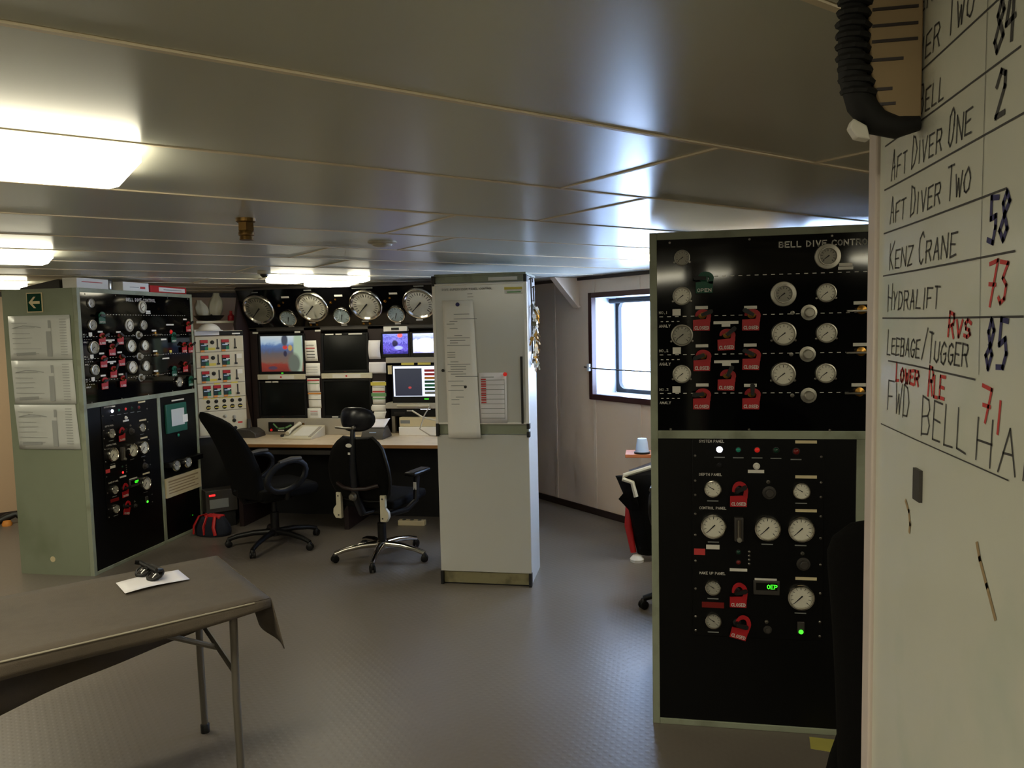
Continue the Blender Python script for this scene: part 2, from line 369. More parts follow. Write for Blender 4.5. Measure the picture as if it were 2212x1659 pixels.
# outer skin of the wall, open behind each window
skin = MB()
ts = [T0, 2.366, 3.316, 4.266, 5.216, TB]
for i in range(5):
    if i in (1, 3): skin.box(SW+.35, SW+.4, ts[i], ts[i+1], 0, WZ0+.03); skin.box(SW+.35, SW+.4, ts[i], ts[i+1], WZ1-.03, CEIL+.1)
    else: skin.box(SW+.35, SW+.4, ts[i], ts[i+1], 0, CEIL+.1)
om = wr.data; wr.data = skin.mesh('wall_right'); wr.data.materials.append(MATS['wall_plain']); bpy.data.meshes.remove(om)
ob('wall_back', bx(S0, SW+.4, TB, TB+.1, 0, CEIL+.1), 'wall_tan', rot=(0, 0, Q), kind='structure')
ob('trim_2', bx(S0, SW, TB-.02, TB, CEIL-.05, CEIL-.002), 'trim_dark', rot=(0, 0, Q), kind='structure')
ob('baseboard_back', bx(S0, SW, TB-.014, TB, 0, .06), 'trim_dark', rot=(0, 0, Q), kind='structure')
ob('wall_left', bx(S0-.1, S0, T0, TB, 0, CEIL+.1), 'wall_grey', rot=(0, 0, Q), kind='structure')
ob('wall_front', bx(S0, SW+.4, T0-.1, T0, 0, CEIL+.1), 'wall_grey', rot=(0, 0, Q), kind='structure')
# triangular knee plate between wall and ceiling
kn = thing('trim_3', None, None, (0, 0, 0), Q); kn['kind'] = 'structure'
ob('knee_plate', MB().prism([(SW-.30, CEIL-.005), (SW, CEIL-.005), (SW, 1.865), (SW-.02, 1.86)], 5.36, 5.375), 'wall_cream', kn)
ob('knee_flange', MB().prism([(SW-.30, CEIL-.005), (SW-.285, CEIL-.005), (SW-.005, 1.872), (SW-.03, 1.865)], 5.33, 5.405), 'wall_cream', kn)

# ------------------------------------------------------------------ ceiling lights
def lamp(s0, s1, t0, t1, label, h=.05):
    r = thing('ceiling_light', label, 'ceiling light', ((s0+s1)/2*.70711-(t0+t1)/2*.70711, (s0+s1)/2*.70711+(t0+t1)/2*.70711, CEIL), Q, 'fluorescent ceiling lights')
    a, b = (s1-s0)/2, (t1-t0)/2
    ob('housing', bx(-a+.01, a-.01, -b+.02, b-.02, -.014, 0), 'housing', r)
    m = MB(); z = [(-.012, 0), (-h*.75, 0), (-h, .028)]; vs = []
    for zz, q in z: vs += [(-a+q, -b+q, zz), (a-q, -b+q, zz), (a-q, b-q, zz), (-a+q, b-q, zz)]
    fs = [(0, 1, 2, 3), (11, 10, 9, 8)]
    for l in (0, 4): fs += [(l+i, l+4+i, l+4+(i+1) % 4, l+(i+1) % 4) for i in range(4)]
    ob('diffuser', m.add(vs, fs), 'diffuser', r)
    return r
lamp(-.93, .32, 1.90, 2.24, 'large bright fluorescent ceiling light at the upper left, nearest the camera')
lamp(-.93, .32, 4.42, 4.78, 'fluorescent ceiling light second from the camera along the left side')
lamp(-.93, .32, 6.95, 7.29, 'fluorescent ceiling light farthest back along the left side, above the exit arrow')
lamp(-.93, .32, -.62, -.28, 'fluorescent ceiling light just behind the camera')
for t, w in ((-.45, 'level with the camera'), (2.07, 'level with the nearest visible light'), (4.6, 'level with the second visible light')):
    lamp(-3.45, -2.20, t-.17, t+.17, 'added ceiling light out of view to the left, ' + w)  # unseen lamps added to brighten the whiteboard and the green cabinet end
lamp(3.32, 4.25, 3.05, 3.39, 'added ceiling light, unseen behind the right-hand cabinet')  # added out of sight to light the wall beside the window
lamp(1.60, 2.85, -.62, -.28, 'added ceiling light, unseen behind the whiteboard')  # unseen lamp added for more light on the window wall
lamp(1.87, 2.13, 5.73, 6.07, 'short bright ceiling light above the gauge panel, left of the pair')
lamp(2.44, 2.57, 5.66, 5.80, 'small bright ceiling light above the gauge panel, right of the pair')
lamp(2.33, 2.76, 6.32, 6.50, 'low ceiling light strip between the two bright lights above the gauges')

# ------------------------------------------------------------------ gauges, valves and tags shared by the consoles
G_BEZ = MB().lathe([(1, 0), (1, .28), (.97, .36), (.88, .38), (.83, .30), (.83, .16), (0, .16)], 28).mesh('gauge')
G_FLG = MB().lathe([(1, 0), (1, .10), (.96, .14), (.72, .16), (.70, .30), (.64, .30), (.62, .12), (0, .12)], 28).mesh('flanged_gauge')
G_BIG = MB().lathe([(1, 0), (1, .30), (.95, .40), (.88, .40), (.80, .22), (0, .22)], 36).mesh('large_gauge')
def dial_mesh(r, d, n): return MB().lathe([(0, d), (r, d)][::-1], 24).mesh(n)
D_BEZ, D_FLG, D_BIG = dial_mesh(.83, .19, 'dial'), dial_mesh(.62, .15, 'dial'), dial_mesh(.79, .24, 'dial')
def marks(r0, r1, d, n=11):
    m = MB()
    for k in range(n):
        q = R(225-270*k/(n-1)); m.stroke([(r0*math.cos(q), r0*math.sin(q)), (r1*math.cos(q), r1*math.sin(q))], .035 if k % 5 else .05, -d)
    return m.mesh('scale_marks')
M_BEZ, M_FLG, M_BIG = marks(.58, .74, .195), marks(.42, .55, .155), marks(.58, .72, .245, 21)
def needle(d, r): return MB().prism([(-.05, -.22*r), (.05, -.22*r), (.015, .9*r), (-.015, .9*r)], -d-.03, -d).mesh('needle')
N_BEZ, N_FLG, N_BIG = needle(.21, .7), needle(.17, .52), needle(.27, .68)
def gauge(par, x, z, r, kind='b', ang=128, dial='dial', bez='chrome', y=0.0):
    B, D, M, N = {'b': (G_BEZ, D_BEZ, M_BEZ, N_BEZ), 'f': (G_FLG, D_FLG, M_FLG, N_FLG), 'B': (G_BIG, D_BIG, M_BIG, N_BIG)}[kind]
    g = ob('gauge', B, bez, par, (x, y, z), sc=(r, min(r, .06), r))
    ob('dial', D, dial, g); ob('scale_marks', M, 'ink', g); ob('needle', N, 'ink', g, rot=(0, R(-ang), 0))
    return g
K_ROUND = MB().lathe([(1, 0), (1, .15), (.62, .2), (.6, .9), (.5, 1.0), (0, 1.0)], 20).mesh('knob')
def knob(par, x, z, r, m='steel', y=0.0, name='knob'): return ob(name, K_ROUND, m, par, (x, y, z), sc=(r, r*.9, r))
V_HUB = MB().lathe([(.017, 0), (.017, .012), (.009, .014), (.009, .034), (0, .034)], 14).mesh('valve')
V_LEV = MB().prism([(-.006, -.006), (.034, -.009), (.042, -.004), (.042, .006), (.034, .009), (-.006, .006)], -.044, -.034).mesh('valve_lever')
def valve(par, x, z, ang=0, m='brass'):
    v = ob('valve', V_HUB, m, par, (x, 0, z)); ob('valve_lever', V_LEV, 'knob_black', v, rot=(0, R(-ang), 0)); return v
PLATE = bx(-.5, .5, -.0015, 0, -.5, .5).mesh('label_plate')
def plate(par, x, z, w, h, m='label_white', y=0.0, name='label_plate'): return ob(name, PLATE, m, par, (x, y, z), sc=(w, 1, h))
SCR = MB().lathe([(.005, 0), (.005, .002), (.003, .0035), (0, .0035)], 8).mesh('screw')
LENS = MB().lathe([(1, 0), (1, .25), (.8, .55), (.4, .75), (0, .8)], 18).mesh('indicator_lamp')
RING = MB().lathe([(1.25, 0), (1.25, .2), (1.0, .25), (1.0, 0)], 18).mesh('lamp_ring')
def pilot(par, x, z, r, m):
    o = ob('indicator_lamp', LENS, m, par, (x, 0, z), sc=r); ob('lamp_ring', RING, 'knob_black', o); return o
# hanging tag: a plate with a hooked arm that loops round the valve stem
def tag_mesh(hz=.018, cz=.038, name='valve_tag'):
    m = MB().prism([(-.033, -.022), (.033, -.022), (.035, .026), (-.033, .022)], -.003, 0)
    P = []; Rr = []
    for k in range(13):
        q = R(-20+205*k/12); P.append((.005+.025*math.cos(q), cz+hz*math.sin(q))); w = .0085
        Rr.append(w*(1 if k < 9 else 1-.12*(k-8)))
    P = [(.026, .015)]+P; Rr = [.010]+Rr
    vs = []
    for i, (x, z) in enumerate(P):
        a = Vector(P[max(0, i-1)]); b = Vector(P[min(len(P)-1, i+1)]); t = (b-a).normalized(); n = Vector((-t.y, t.x))*Rr[i]
        vs += [(x+n.x, -.003, z+n.y), (x-n.x, -.003, z-n.y), (x-n.x, 0, z-n.y), (x+n.x, 0, z+n.y)]
    fs = []
    for i in range(len(P)-1):
        for k in range(4): fs.append((i*4+k, i*4+(k+1) % 4, i*4+4+(k+1) % 4, i*4+4+k))
    fs += [(3, 2, 1, 0), tuple((len(P)-1)*4+k for k in range(4))]
    return m.add(vs, fs).mesh('valve_tag')
TAG = tag_mesh(); TAG_TALL = tag_mesh(.033, .042)
def lettermesh(t):
    return write(MB(), t, -.0265, -.0165, .0125, .0098*6/len(t), .0026, -.0036).mesh('lettering')
L_CLOSED, L_OPEN = lettermesh('CLOSED'), lettermesh('OPEN')
def vtag(M, x, z, label, m='tag_red', ang=0, grp=None, y=-.013, me=None):
    p = M @ Vector((x, y, z)); e = M.to_euler()
    o = ob('valve_tag', me or TAG, m, None, p, (0, 0, 0), label=label, cat='valve tag', group=grp)
    o.rotation_euler = (M.to_3x3() @ Matrix.Rotation(R(-ang), 3, 'Y')).to_euler()
    ob('lettering', L_OPEN if m == 'tag_green' else L_CLOSED, 'white_print', o)
    return o

# ------------------------------------------------------------------ the two dive control cabinets
def cabinet(loc, rz, dz, which):
    left = which == 'left'
    r = thing('control_cabinet', 'green framed dive control cabinet with black gauge panels facing the camera, before the window', 'control cabinet', loc, rz)
    if left: r['label'] = 'green sided dive control cabinet at the left, with three pinned sheets on its end'
    M = Matrix.Translation(loc) @ Matrix.Rotation(rz, 4, 'Z')
    H = 2.085+dz; Wd = 1.36; D = .6
    f = MB()
    for a in ((0, .03, 0, H), (Wd-.03, Wd, 0, H), (.03, Wd-.03, H-.03, H), (.03, Wd-.03, 1.236+dz, 1.27+dz), (.03, Wd-.03, 0, .025), (.81, .845, .025, 1.236+dz)):
        f.box(a[0], a[1], 0, .035, a[2], a[3])
    ob('frame', f, 'olive', r, bev=.002)
    ob('side_panel', bx(0, .012, .035, D, 0, H), 'green', r); ob('side_panel', bx(Wd-.012, Wd, .035, D, 0, H), 'green', r)
    ob('top_panel', bx(.012, Wd-.012, .035, D, H-.012, H), 'green', r); ob('back_panel', bx(.012, Wd-.012, D-.012, D, 0, H-.012), 'green', r)
    pn = ob('upper_panel', bx(.03, Wd-.03, .002, .012, 1.27+dz, 2.055+dz), 'acrylic', r)
    ob('lower_panel', bx(.03, .81, .006, .016, .025, 1.236+dz), 'black_panel', r)
    ob('lower_panel', bx(.845, Wd-.03, .006, .016, .025, 1.236+dz), 'black_panel', r)
    rack = ob('rack_panel', bx(.168, .686, 0, .006, .40+dz, 1.233+dz), 'black_panel', r, bev=.001)
    z = lambda v: v+dz
    for u, v in ((.082, 2.043), (.396, 2.044), (.709, 2.045), (1.02, 2.045), (1.3, 2.045), (.082, 1.275), (.396, 1.274), (.708, 1.273), (1.02, 1.275), (1.3, 1.275)): ob('screw', SCR, 'steel', r, (u, .002, z(v)))
    ob('title_lettering', write(MB(), 'BELL DIVE CONTROL', .51, z(2.007), .021, .0226, .0046, .0015), 'white_print', r)
    dm = MB()
    for zz, u0 in ((1.901, .26), (1.742, .04), (1.585, .04), (1.425, .04)):
        u = u0
        while u < (.86 if not left else 1.25): dm.stroke([(u, z(zz)), (u+.012, z(zz))], .003, .0015); u += .0315
    for k, zz in enumerate((1.759, 1.602, 1.441)):
        for q, t in ((.0, 'NO.%d' % (k+1)), (-.055, 'ANALY')): write(dm, t, .038, z(zz+q)-.005, .010, .0095, .002, .0015)
        for j in range(4): dm.stroke([(.045+.022*j, z(zz-.037)), (.052+.022*j, z(zz-.037))], .003, .0015)
    ob('panel_markings', dm, 'white_print', r)
    for (u, v, rad, kd) in ((.131, 1.98, .032, 'b'), (.693, 1.965, .05, 'f'), (.13, 1.825, .038, 'b'), (.527, 1.822, .05, 'f'), (.689, 1.822, .038, 'b'), (.129, 1.665, .045, 'b'), (.528, 1.663, .048, 'b'), (.691, 1.663, .04, 'b'), (.128, 1.505, .038, 'b'), (.527, 1.501, .048, 'b'), (.689, 1.503, .04, 'b')):
        gauge(r, u, z(v), rad, kd, bez='dull_alu', y=.002)
        if kd == 'b' and not left: ob('screw', SCR, 'steel', r, (u+rad*.95, .0, z(v)-rad*.55)); ob('screw', SCR, 'steel', r, (u-rad*.95, 0, z(v)-rad*.55))
    for (u, v) in ((.624, 1.746), (.62, 1.58), (.625, 1.414)): knob(r, u, z(v), .031, 'dull_alu', name='regulator_knob'); knob(r, u-.062, z(v), .008, 'steel', name='vent_screw')
    for u, v in ((.208, 1.776), (.209, 1.62), (.21, 1.459), (.4, 1.772), (.399, 1.62), (.4, 1.456)): plate(r, u, z(v), .05, .0125)
    for u, v in ((.304, 1.713), (.306, 1.554)): plate(r, u, z(v), .098, .0115); plate(r, u, z(v)-.0115, .034, .011)
    for u, v in ((.108, 1.759), (.108, 1.602), (.106, 1.441)): plate(r, u, z(v), .033, .027)
    plate(r, .76, z(1.931), .05, .012); plate(r, .76, z(1.917), .056, .012)
    for u, v in ((.818, 1.779), (.818, 1.615), (.814, 1.455)):
        plate(r, u, z(v), .054, .013)
        k = ob('lever_valve', MB().lathe([(.018, 0), (.018, .02), (.01, .022), (0, .024)], 16), 'brass', r, (u, .002, z(v)-.027))
        ob('lever', bx(-.058, .055, -.034, -.022, -.004, .004), 'steel', k, (0, 0, -.004), bev=.0015)
    # valves with hanging tags
    cn = ('left', 'middle', 'right'); side = 'left-hand' if left else 'right-hand'
    vs = [(.21, 1.747, 0, 0, 20), (.211, 1.583, 0, 1, 200), (.209, 1.425, 0, 2, 185), (.403, 1.744, 2, 0, 150), (.404, 1.585, 2, 1, 155), (.404, 1.425, 2, 2, 90), (.307, 1.666, 1, 0, 40), (.307, 1.502, 1, 2, 60)]
    for u, v, c, w, a in vs:
        valve(r, u, z(v), a)
        row = {0: 'top', 1: 'centre', 2: 'bottom'}[w]
        vtag(M, u-.004, z(v)-.043, 'red CLOSED tag, %s valve of the %s tag column, %s control cabinet' % (row, cn[c], side), ang=random.uniform(-2, 2), grp='red closed tags on the %s cabinet' % side)
    valve(r, .217, z(1.893), 178, 'tag_green')
    vtag(M, .217, z(1.856), 'green OPEN tag near the top left of the %s dive control cabinet' % side, 'tag_green', 0)
    # lower rack
    for (u, v, rad, m) in ((.278, 1.192, .0125, 'white_lamp'), (.353, 1.191, .0095, 'green_lens'), (.427, 1.191, .0105, 'red_lens'), (.501, 1.19, .011, 'dark_green_lens'), (.579, 1.186, .0125, 'dark_red_lens')):
        pilot(r, u, z(v), rad, m); plate(r, u, z(v)-.033, .042, .004, 'grey_print')
    for (u, v, rad) in ((.251, 1.028, .036), (.6, 1.024, .035), (.253, .871, .053), (.468, .868, .053), (.599, .867, .053), (.251, .609, .033), (.6, .584, .054), (.252, .466, .034)):
        gauge(r, u, z(v), rad, 'b', ang=135 if rad > .05 else 60)
        plate(r, u, z(v)-rad-.016, .045, .004, 'grey_print')
    knob(r, .278, z(1.125), .011, 'black_plastic'); knob(r, .425, z(1.124), .014, 'label_white'); plate(r, .423, z(1.102), .064, .013)
    for u, v, q in ((.475, 1.015, .027), (.61, .721, .027), (.471, .437, .017)):
        knob(r, u, z(v), q, 'dark_grey', name='regulator_knob'); knob(r, u-.004, z(v)+q+.017, .008, 'steel', name='adjuster')
    fmn = ob('flow_meter', bx(-.018, .018, -.022, 0, -.05, .05), 'dark_grey', r, (.354, 0, z(.862)), bev=.003)
    ob('float_tube', MB().cyl((0, -.024, -.042), (0, -.024, .042), .008, n=12), 'steel', fmn); ob('meter_knob', MB().lathe([(.01, .02), (.01, .036), (0, .037)], 12, c=(0, 0, -.04)), 'dull_alu', fmn)
    plate(r, .197, z(.759), .045, .027, 'red_print'); plate(r, .251, z(.781), .054, .019); plate(r, .354, z(.687), .07, .012)
    for u, v in ((.617, 1.225), (.618, 1.082), (.619, .943), (.621, .66)): plate(r, u, z(v), .083, .012, 'paper_cream')
    tm = MB()
    for t, v in (('SYSTEM PANEL', 1.226), ('DEPTH PANEL', 1.087), ('CONTROL PANEL', .946), ('MAKE UP PANEL', .669)): write(tm, t, .197, z(v)-.005, .010, .0088, .0018, -.0002)
    ob('section_lettering', tm, 'label_white', r)
    plate(r, .251, z(.533), .09, .024, 'dark_red_lens')
    dg = ob('digital_meter', bx(-.052, .052, -.012, 0, -.03, .03), 'dark_grey', r, (.465, 0, z(.618)), bev=.003)
    ob('display', bx(-.042, .042, -.0135, -.012, -.009, .021), 'screen_off', dg)
    ob('digits', write(MB(), '0EP', .002, -.002, .016, .0145, .0024, -.0137), 'led_green', dg)
    plate(r, .462, z(.650), .088, .013, y=-.004)
    pilot(r, .354, z(.762), .009, 'dark_green_lens'); pilot(r, .354, z(.719), .009, 'dark_red_lens' if not left else 'led_red')
    for k in range(4): ob('screw', SCR, 'steel', r, (.397, 0, z(.765-.017*k)))
    sw = ob('rocker_switch', bx(-.014, .014, -.012, 0, -.03, .02), 'dark_grey', r, (.601, 0, z(.46)), bev=.003)
    ob('power_light', MB().lathe([(.0095, .012), (.008, .016), (0, .017)], 12, c=(0, 0, -.021)), 'led_green', sw)
    for v in (1.165, 1.06, 1.0, .92, .83, .72, .6, .48, .42):
        ob('screw', SCR, 'steel', r, (.18, 0, z(v))); ob('screw', SCR, 'steel', r, (.676, 0, z(v)))
    for u, v, a, t in ((.352, .997, 30, 'first'), (.351, .572, 15, 'second'), (.354, .437, -14, 'third')):
        valve(r, u-.006, z(v)+.028, a, 'knob_black')
        vtag(M, u, z(v)-.018, 'red CLOSED tag, %s down on the lower rack, %s control cabinet%s' % (t, side, ', hanging tilted' if t == 'third' else ''), me=TAG_TALL, ang=a if t == 'third' else 0, grp='red closed tags on the %s cabinet' % side)
    if left:
        for u, v, w, h in ((1.03, 1.82, .1, .012), (.935, 1.70, .07, .014), (.95, 1.545, .09, .012), (1.24, 1.865, .05, .012), (1.02, 1.60, .03, .02)): plate(r, u, z(v)+.005, w, h, 'label_white' if w > .04 else 'yellow')
        for u, v in ((1.263, 1.80), (1.19, 1.625), (1.28, 1.62), (1.19, 1.46)):
            valve(r, u, z(v)+.03, 30); vtag(M, u, z(v)-.013, 'red CLOSED tag in the end section of the left-hand cabinet, %s' % {1.80: 'topmost', 1.625: 'second row, inner', 1.62: 'second row, outer', 1.46: 'lowest'}[v], grp='red closed tags on the left-hand cabinet')
        for u, v in ((1.05, 1.70), (1.035, 1.42), (1.257, 1.32)):
            valve(r, u, z(v)+.036, 0, 'tag_green'); vtag(M, u, z(v), 'green OPEN tag, end section of the left-hand cabinet, %s' % {1.70: 'under the red lamp', 1.42: 'above the small gauge', 1.32: 'at the lower right corner'}[v], 'tag_green', grp='green open tags')
        pilot(r, 1.035, z(1.765), .018, 'red_lens'); gauge(r, 1.10, z(1.345), .045)
        pc = ob('touch_screen', bx(.90, 1.18, -.012, .006, z(.93), z(1.17)), 'teal_screen', r, bev=.004)
        ob('notice', bx(.965, 1.14, -.0135, -.012, z(.985), z(1.125)), 'paper_grey', pc); ob('note', bx(1.115, 1.185, -.015, -.0136, z(1.0), z(1.065)), 'paper', pc)
        plate(r, 1.08, z(1.195), .17, .012); pilot(r, 1.06, z(.90), .014, 'green_lens')
        sh = ob('instrument_rail', bx(.85, 1.33, -.05, .006, z(.655), z(.70)), 'black_panel', r, bev=.004)
        for u in (.93, 1.09): gauge(r, u, z(.665), .045, ang=60, y=-.05)
        sg = ob('notice_board', bx(.85, 1.335, -.012, .006, z(.405), z(.565)), 'paper_cream', r)
        nm = MB()
        for k in range(5): nm.stroke([(.88, z(.535-.024*k)), (1.29-.05*(k % 2), z(.535-.024*k))], .008 if k else .012, -.0122)
        ob('printed_lines', nm, 'tan_metal', sg)
        plate(r, .30, z(1.225), .03, .01); pilot(r, 1.2, z(.18), .003, 'led_green')
    return r, M
cabR, MR = cabinet((0, 3.22, 0), 0, 0, 'right')
cabL, ML = cabinet((-3.91, 4.71, 0), PI/2, -.037, 'left')

# sheets and sign on the near end of the left cabinet (plane y = 4.71)
for k, (z0, z1, lb) in enumerate(((1.552, 1.862, 'top'), (1.238, 1.548, 'middle'), (.915, 1.234, 'bottom'))):
    sh = ob('diagram_sheet', MB().grid(lambda a, b: (-4.465+.495*a+.01*(1-b)*k, 4.703-.006*math.sin(PI*a)*(.4+b*.6), z0+(z1-z0)*b), 8, 6), 'paper_grey', sol=.0008,
            label='%s laminated diagram sheet on the green end of the left-hand cabinet' % lb, cat='sheet', group='diagram sheets on cabinet end')
    pm = MB(); y = 4.694; random.seed(31)
    for j in range(7): pm.stroke([(-4.43, z1-.05-.036*j), (-4.43+random.uniform(.12, .28), z1-.05-.036*j+random.uniform(-.004, .004))], .003, y)
    pm.stroke([(-4.42, z1-.085), (-4.34, z1-.07), (-4.26, z1-.075), (-4.2, z1-.085)], .006, y)
    for j in range(14): pm.stroke([(-4.05, z1-.03-.019*j), (-4.0, z1-.03-.019*j)], .004, y+.003)
    pm.stroke([(-4.14, z1-.13), (-4.14, z0+.04)], .04, y+.001); pm.stroke([(-4.13, z1-.045), (-4.13, z1-.08)], .022, y+.001); pm.stroke([(-4.4, z0+.04), (-4.26, z0+.045)], .02, y+.002)
    ob('printed_diagram', pm, 'faint_print', sh)
es = ob('arrow_sign', bx(-4.304, -4.178, 4.701, 4.707, 1.884, 2.022), 'paper_cream', label='dark green sign with a white arrow pointing left on the green cabinet end', cat='sign')
ob('sign_face', bx(-4.297, -4.185, 4.6995, 4.701, 1.891, 2.015), 'dark_green_lens', es)
ob('arrow', MB().prism([(-4.285, 1.953), (-4.245, 1.993), (-4.228, 1.993), (-4.256, 1.962), (-4.197, 1.962), (-4.197, 1.944), (-4.256, 1.944), (-4.228, 1.913), (-4.245, 1.913)], 4.698, 4.6995), 'paper_cream', es)
st = ob('round_sticker', MB().lathe([(.021, 0), (.021, .0015), (0, .0015)], 20), 'paper_cream', None, (-4.241, 4.7085, .115), label='small round cream sticker low on the green cabinet end', cat='sticker')
# on top of the left cabinet
HT = 2.048
def binder(y0, y1, h, m, lb, x0=-4.2):
    r = thing('ring_binder' if 'binder' in lb else 'cardboard_box', lb, 'binder' if 'binder' in lb else 'box', ((x0-3.945)/2, (y0+y1)/2, HT))
    a, b = (-3.945-x0)/2, (y1-y0)/2
    cv = ob('cover', bx(-a, a, -b, b, 0, h), m, r, bev=.003)
    return r, a, b
r, a, b = binder(4.76, 5.08, .075, 'paper', 'long white box lying on the left-hand cabinet, nearest the arrow sign', -4.06)
ob('printed_line', bx(a, a+.0006, -b*.7, b*.6, .045, .05), 'red_print', r)
r, a, b = binder(5.24, 5.545, .07, 'paper', 'white box on the left-hand cabinet beside the red binder')
ob('printed_line', bx(a, a+.0006, b*.3, b*.7, .022, .04), 'red_print', r); ob('printed_line', bx(a, a+.0006, -b*.5, b*.2, .03, .034), 'grey_print', r)
r, a, b = binder(5.56, 6.05, .058, 'bin_red', 'red binder with a white spine label lying on the left-hand cabinet')
ob('spine_label', bx(a, a+.001, -b*.55, b*.9, .012, .046), 'paper', r); ob('printed_line', bx(a+.001, a+.0015, -b*.3, b*.7, .026, .031), 'grey_print', r)
r = thing('tin_can', 'grey tin can standing between the white boxes on the left-hand cabinet', 'can', (-4.02, 5.16, HT))
ob('body', MB().lathe([(.038, 0), (.04, .004), (.04, .07), (.038, .074), (0, .072)], 20, 'z'), 'steel', r); ob('lid', MB().lathe([(.034, .073), (.034, .08), (0, .081)], 18, 'z'), 'dark_grey', r)
ob('clip_folder', MB().prism([(-.17, 0), (.15, 0), (.15, .05), (.14, .066), (-.17, .012)], -.10, .12), 'dark_grey', None, (-4.225, 4.85, HT), label='dark folder sloping on the left-hand cabinet behind the white box', cat='folder')

# ------------------------------------------------------------------ white cabinet pillar in the middle
p = thing('pillar_cabinet', 'white square pillar cabinet with a whiteboard front and olive bands', 'cabinet', (-1.085, 4.87, 0))
hw = .305
ob('body', bx(-hw+.004, hw-.004, .01, .40, .0, 2.04), 'board_side', p)
ob('header_band', bx(-hw, hw, -.004, .01, 2.005, 2.045), 'olive', p); ob('header_band', bx(-hw, hw, 0, .41, 2.045, 2.062), 'olive', p, bev=.003)
ob('mid_band', bx(-hw, hw, -.004, .01, 1.012, 1.078), 'olive', p); ob('base_band', bx(-hw+.01, hw, -.004, .01, .008, .082), 'olive_worn', p)
ub = ob('upper_board', bx(-hw-.005, hw+.003, -.022, -.004, 1.08, 1.998), 'board_white', p, bev=.003)
ob('board_frame', MB().box(-hw-.008, -hw+.012, -.026, -.004, 1.08, 1.998).box(hw-.012, hw+.008, -.026, -.004, 1.08, 1.998).box(-hw+.012, hw-.012, -.026, -.004, 1.986, 1.998).box(-hw+.012, hw-.012, -.026, -.004, 1.08, 1.092), 'paper', p, bev=.002)
ob('lower_board', bx(-hw-.004, hw+.002, -.016, -.004, .088, 1.008), 'board_white', p, bev=.003)
for x, z0, z1 in ((-hw-.006, 1.985, 2.05), (hw-.008, 1.998, 2.045), (-hw-.004, 1.0, 1.085), (hw-.006, 1.05, 1.085), (hw-.006, .995, 1.03), (-hw-.0, .0, .09), (hw-.012, .0, .09)):
    ob('corner_clamp', bx(x-.004, x+.016, -.03, .012, z0, z1), 'knob_black', p, bev=.002)
ob('sill_line', bx(-hw+.01, hw-.01, -.006, -.004, 0, .008), 'knob_black', p)
ob('title_label', bx(.06, .25, -.0055, -.004, 2.012, 2.034), 'label_white', p)
lm = MB(); write(lm, 'DIVE SUPERVISOR PANEL CONTROL', -.245, 1.955, .012, .0125, .0028, -.0225)
for k in range(4): lm.stroke([(-.075, 1.93-.02*k), (-.045+.006*(k % 2), 1.93-.02*k)], .004, -.0225)
ob('handwriting', lm, 'grey_print', p)
ob('magnet_strip', bx(.262, .276, -.03, -.022, 1.085, 1.52), 'knob_black', p)
ls = ob('long_list', MB().grid(lambda a, b: (-1.33+.205*a+.02*(1-b)+.012*a*(1-b), 4.842-.008*math.sin(PI*a)-.012*(1-b)**2, .992+.898*b), 6, 20), 'paper', sol=.0008, label='long white paper list hanging from the pillar whiteboard by magnets', cat='paper list')
lm = MB(); random.seed(5)
zz = 1.80
while zz > 1.20:
    x0 = -1.30+random.choice((0, .02, .05)); lm.stroke([(x0, zz), (x0+random.choice((.05, .1, .15)), zz)], .0035, 4.83 - .006*(1.9-zz)); zz -= random.choice((.016, .016, .03, .045))
ob('printed_lines', lm, 'grey_print', ls)
fm = ob('form_sheet', MB().grid(lambda a, b: (-1.098+.182*a, 4.842-.003*math.sin(PI*a), 1.088+.33*b), 4, 6), 'paper_white', sol=.0008, label='printed form with a red column, pinned low on the pillar whiteboard', cat='form')
lm = MB(); rm_ = MB()
for k in range(9): lm.stroke([(-1.085, 1.37-.031*k), (-.93, 1.37-.031*k)], .003, 4.838)
lm.stroke([(-.93, 1.375), (-.93, 1.12)], .002, 4.838); lm.stroke([(-1.08, 1.39), (-1.0, 1.39)], .005, 4.838)
for k in range(11): rm_.stroke([(-1.08, 1.375-.015*k), (-1.055, 1.375-.015*k)], .009, 4.8375)
ob('table_lines', lm, 'grey_print', fm); ob('red_column', rm_, 'red_print', fm)
stk = ob('striped_sticker', bx(-.918, -.802, 4.846, 4.848, 1.95, 1.966), 'yellow', label='yellow and white strip sticker at the top right of the pillar whiteboard', cat='sticker')
ob('white_stripe', bx(-.918, -.802, 4.8455, 4.848, 1.922, 1.949), 'label_white', stk); ob('green_stripe', bx(-.90, -.81, 4.845, 4.8455, 1.930, 1.938), 'green_print', stk)
MAG = MB().lathe([(1, 0), (1, .35), (.85, .5), (.6, .55), (0, .55)], 18).mesh('magnet')
for x, z, q, m, lb in ((-1.225, 1.863, .013, 'marker_blue', 'dark purple round magnet holding the top of the long list'), (-1.337, 1.436, .01, 'knob_black', 'black round magnet near the left edge of the pillar whiteboard'), (-1.187, 1.328, .01, 'knob_black', 'black round magnet on the middle of the long list'), (-.923, 1.407, .013, 'red_lens', 'red round magnet at the top corner of the form')):
    ob('magnet', MAG, m, None, (x, 4.838 if x < -1.3 else 4.832 if x < -1 else 4.838, z), sc=q, label=lb, cat='magnet', group='round magnets on the pillar')
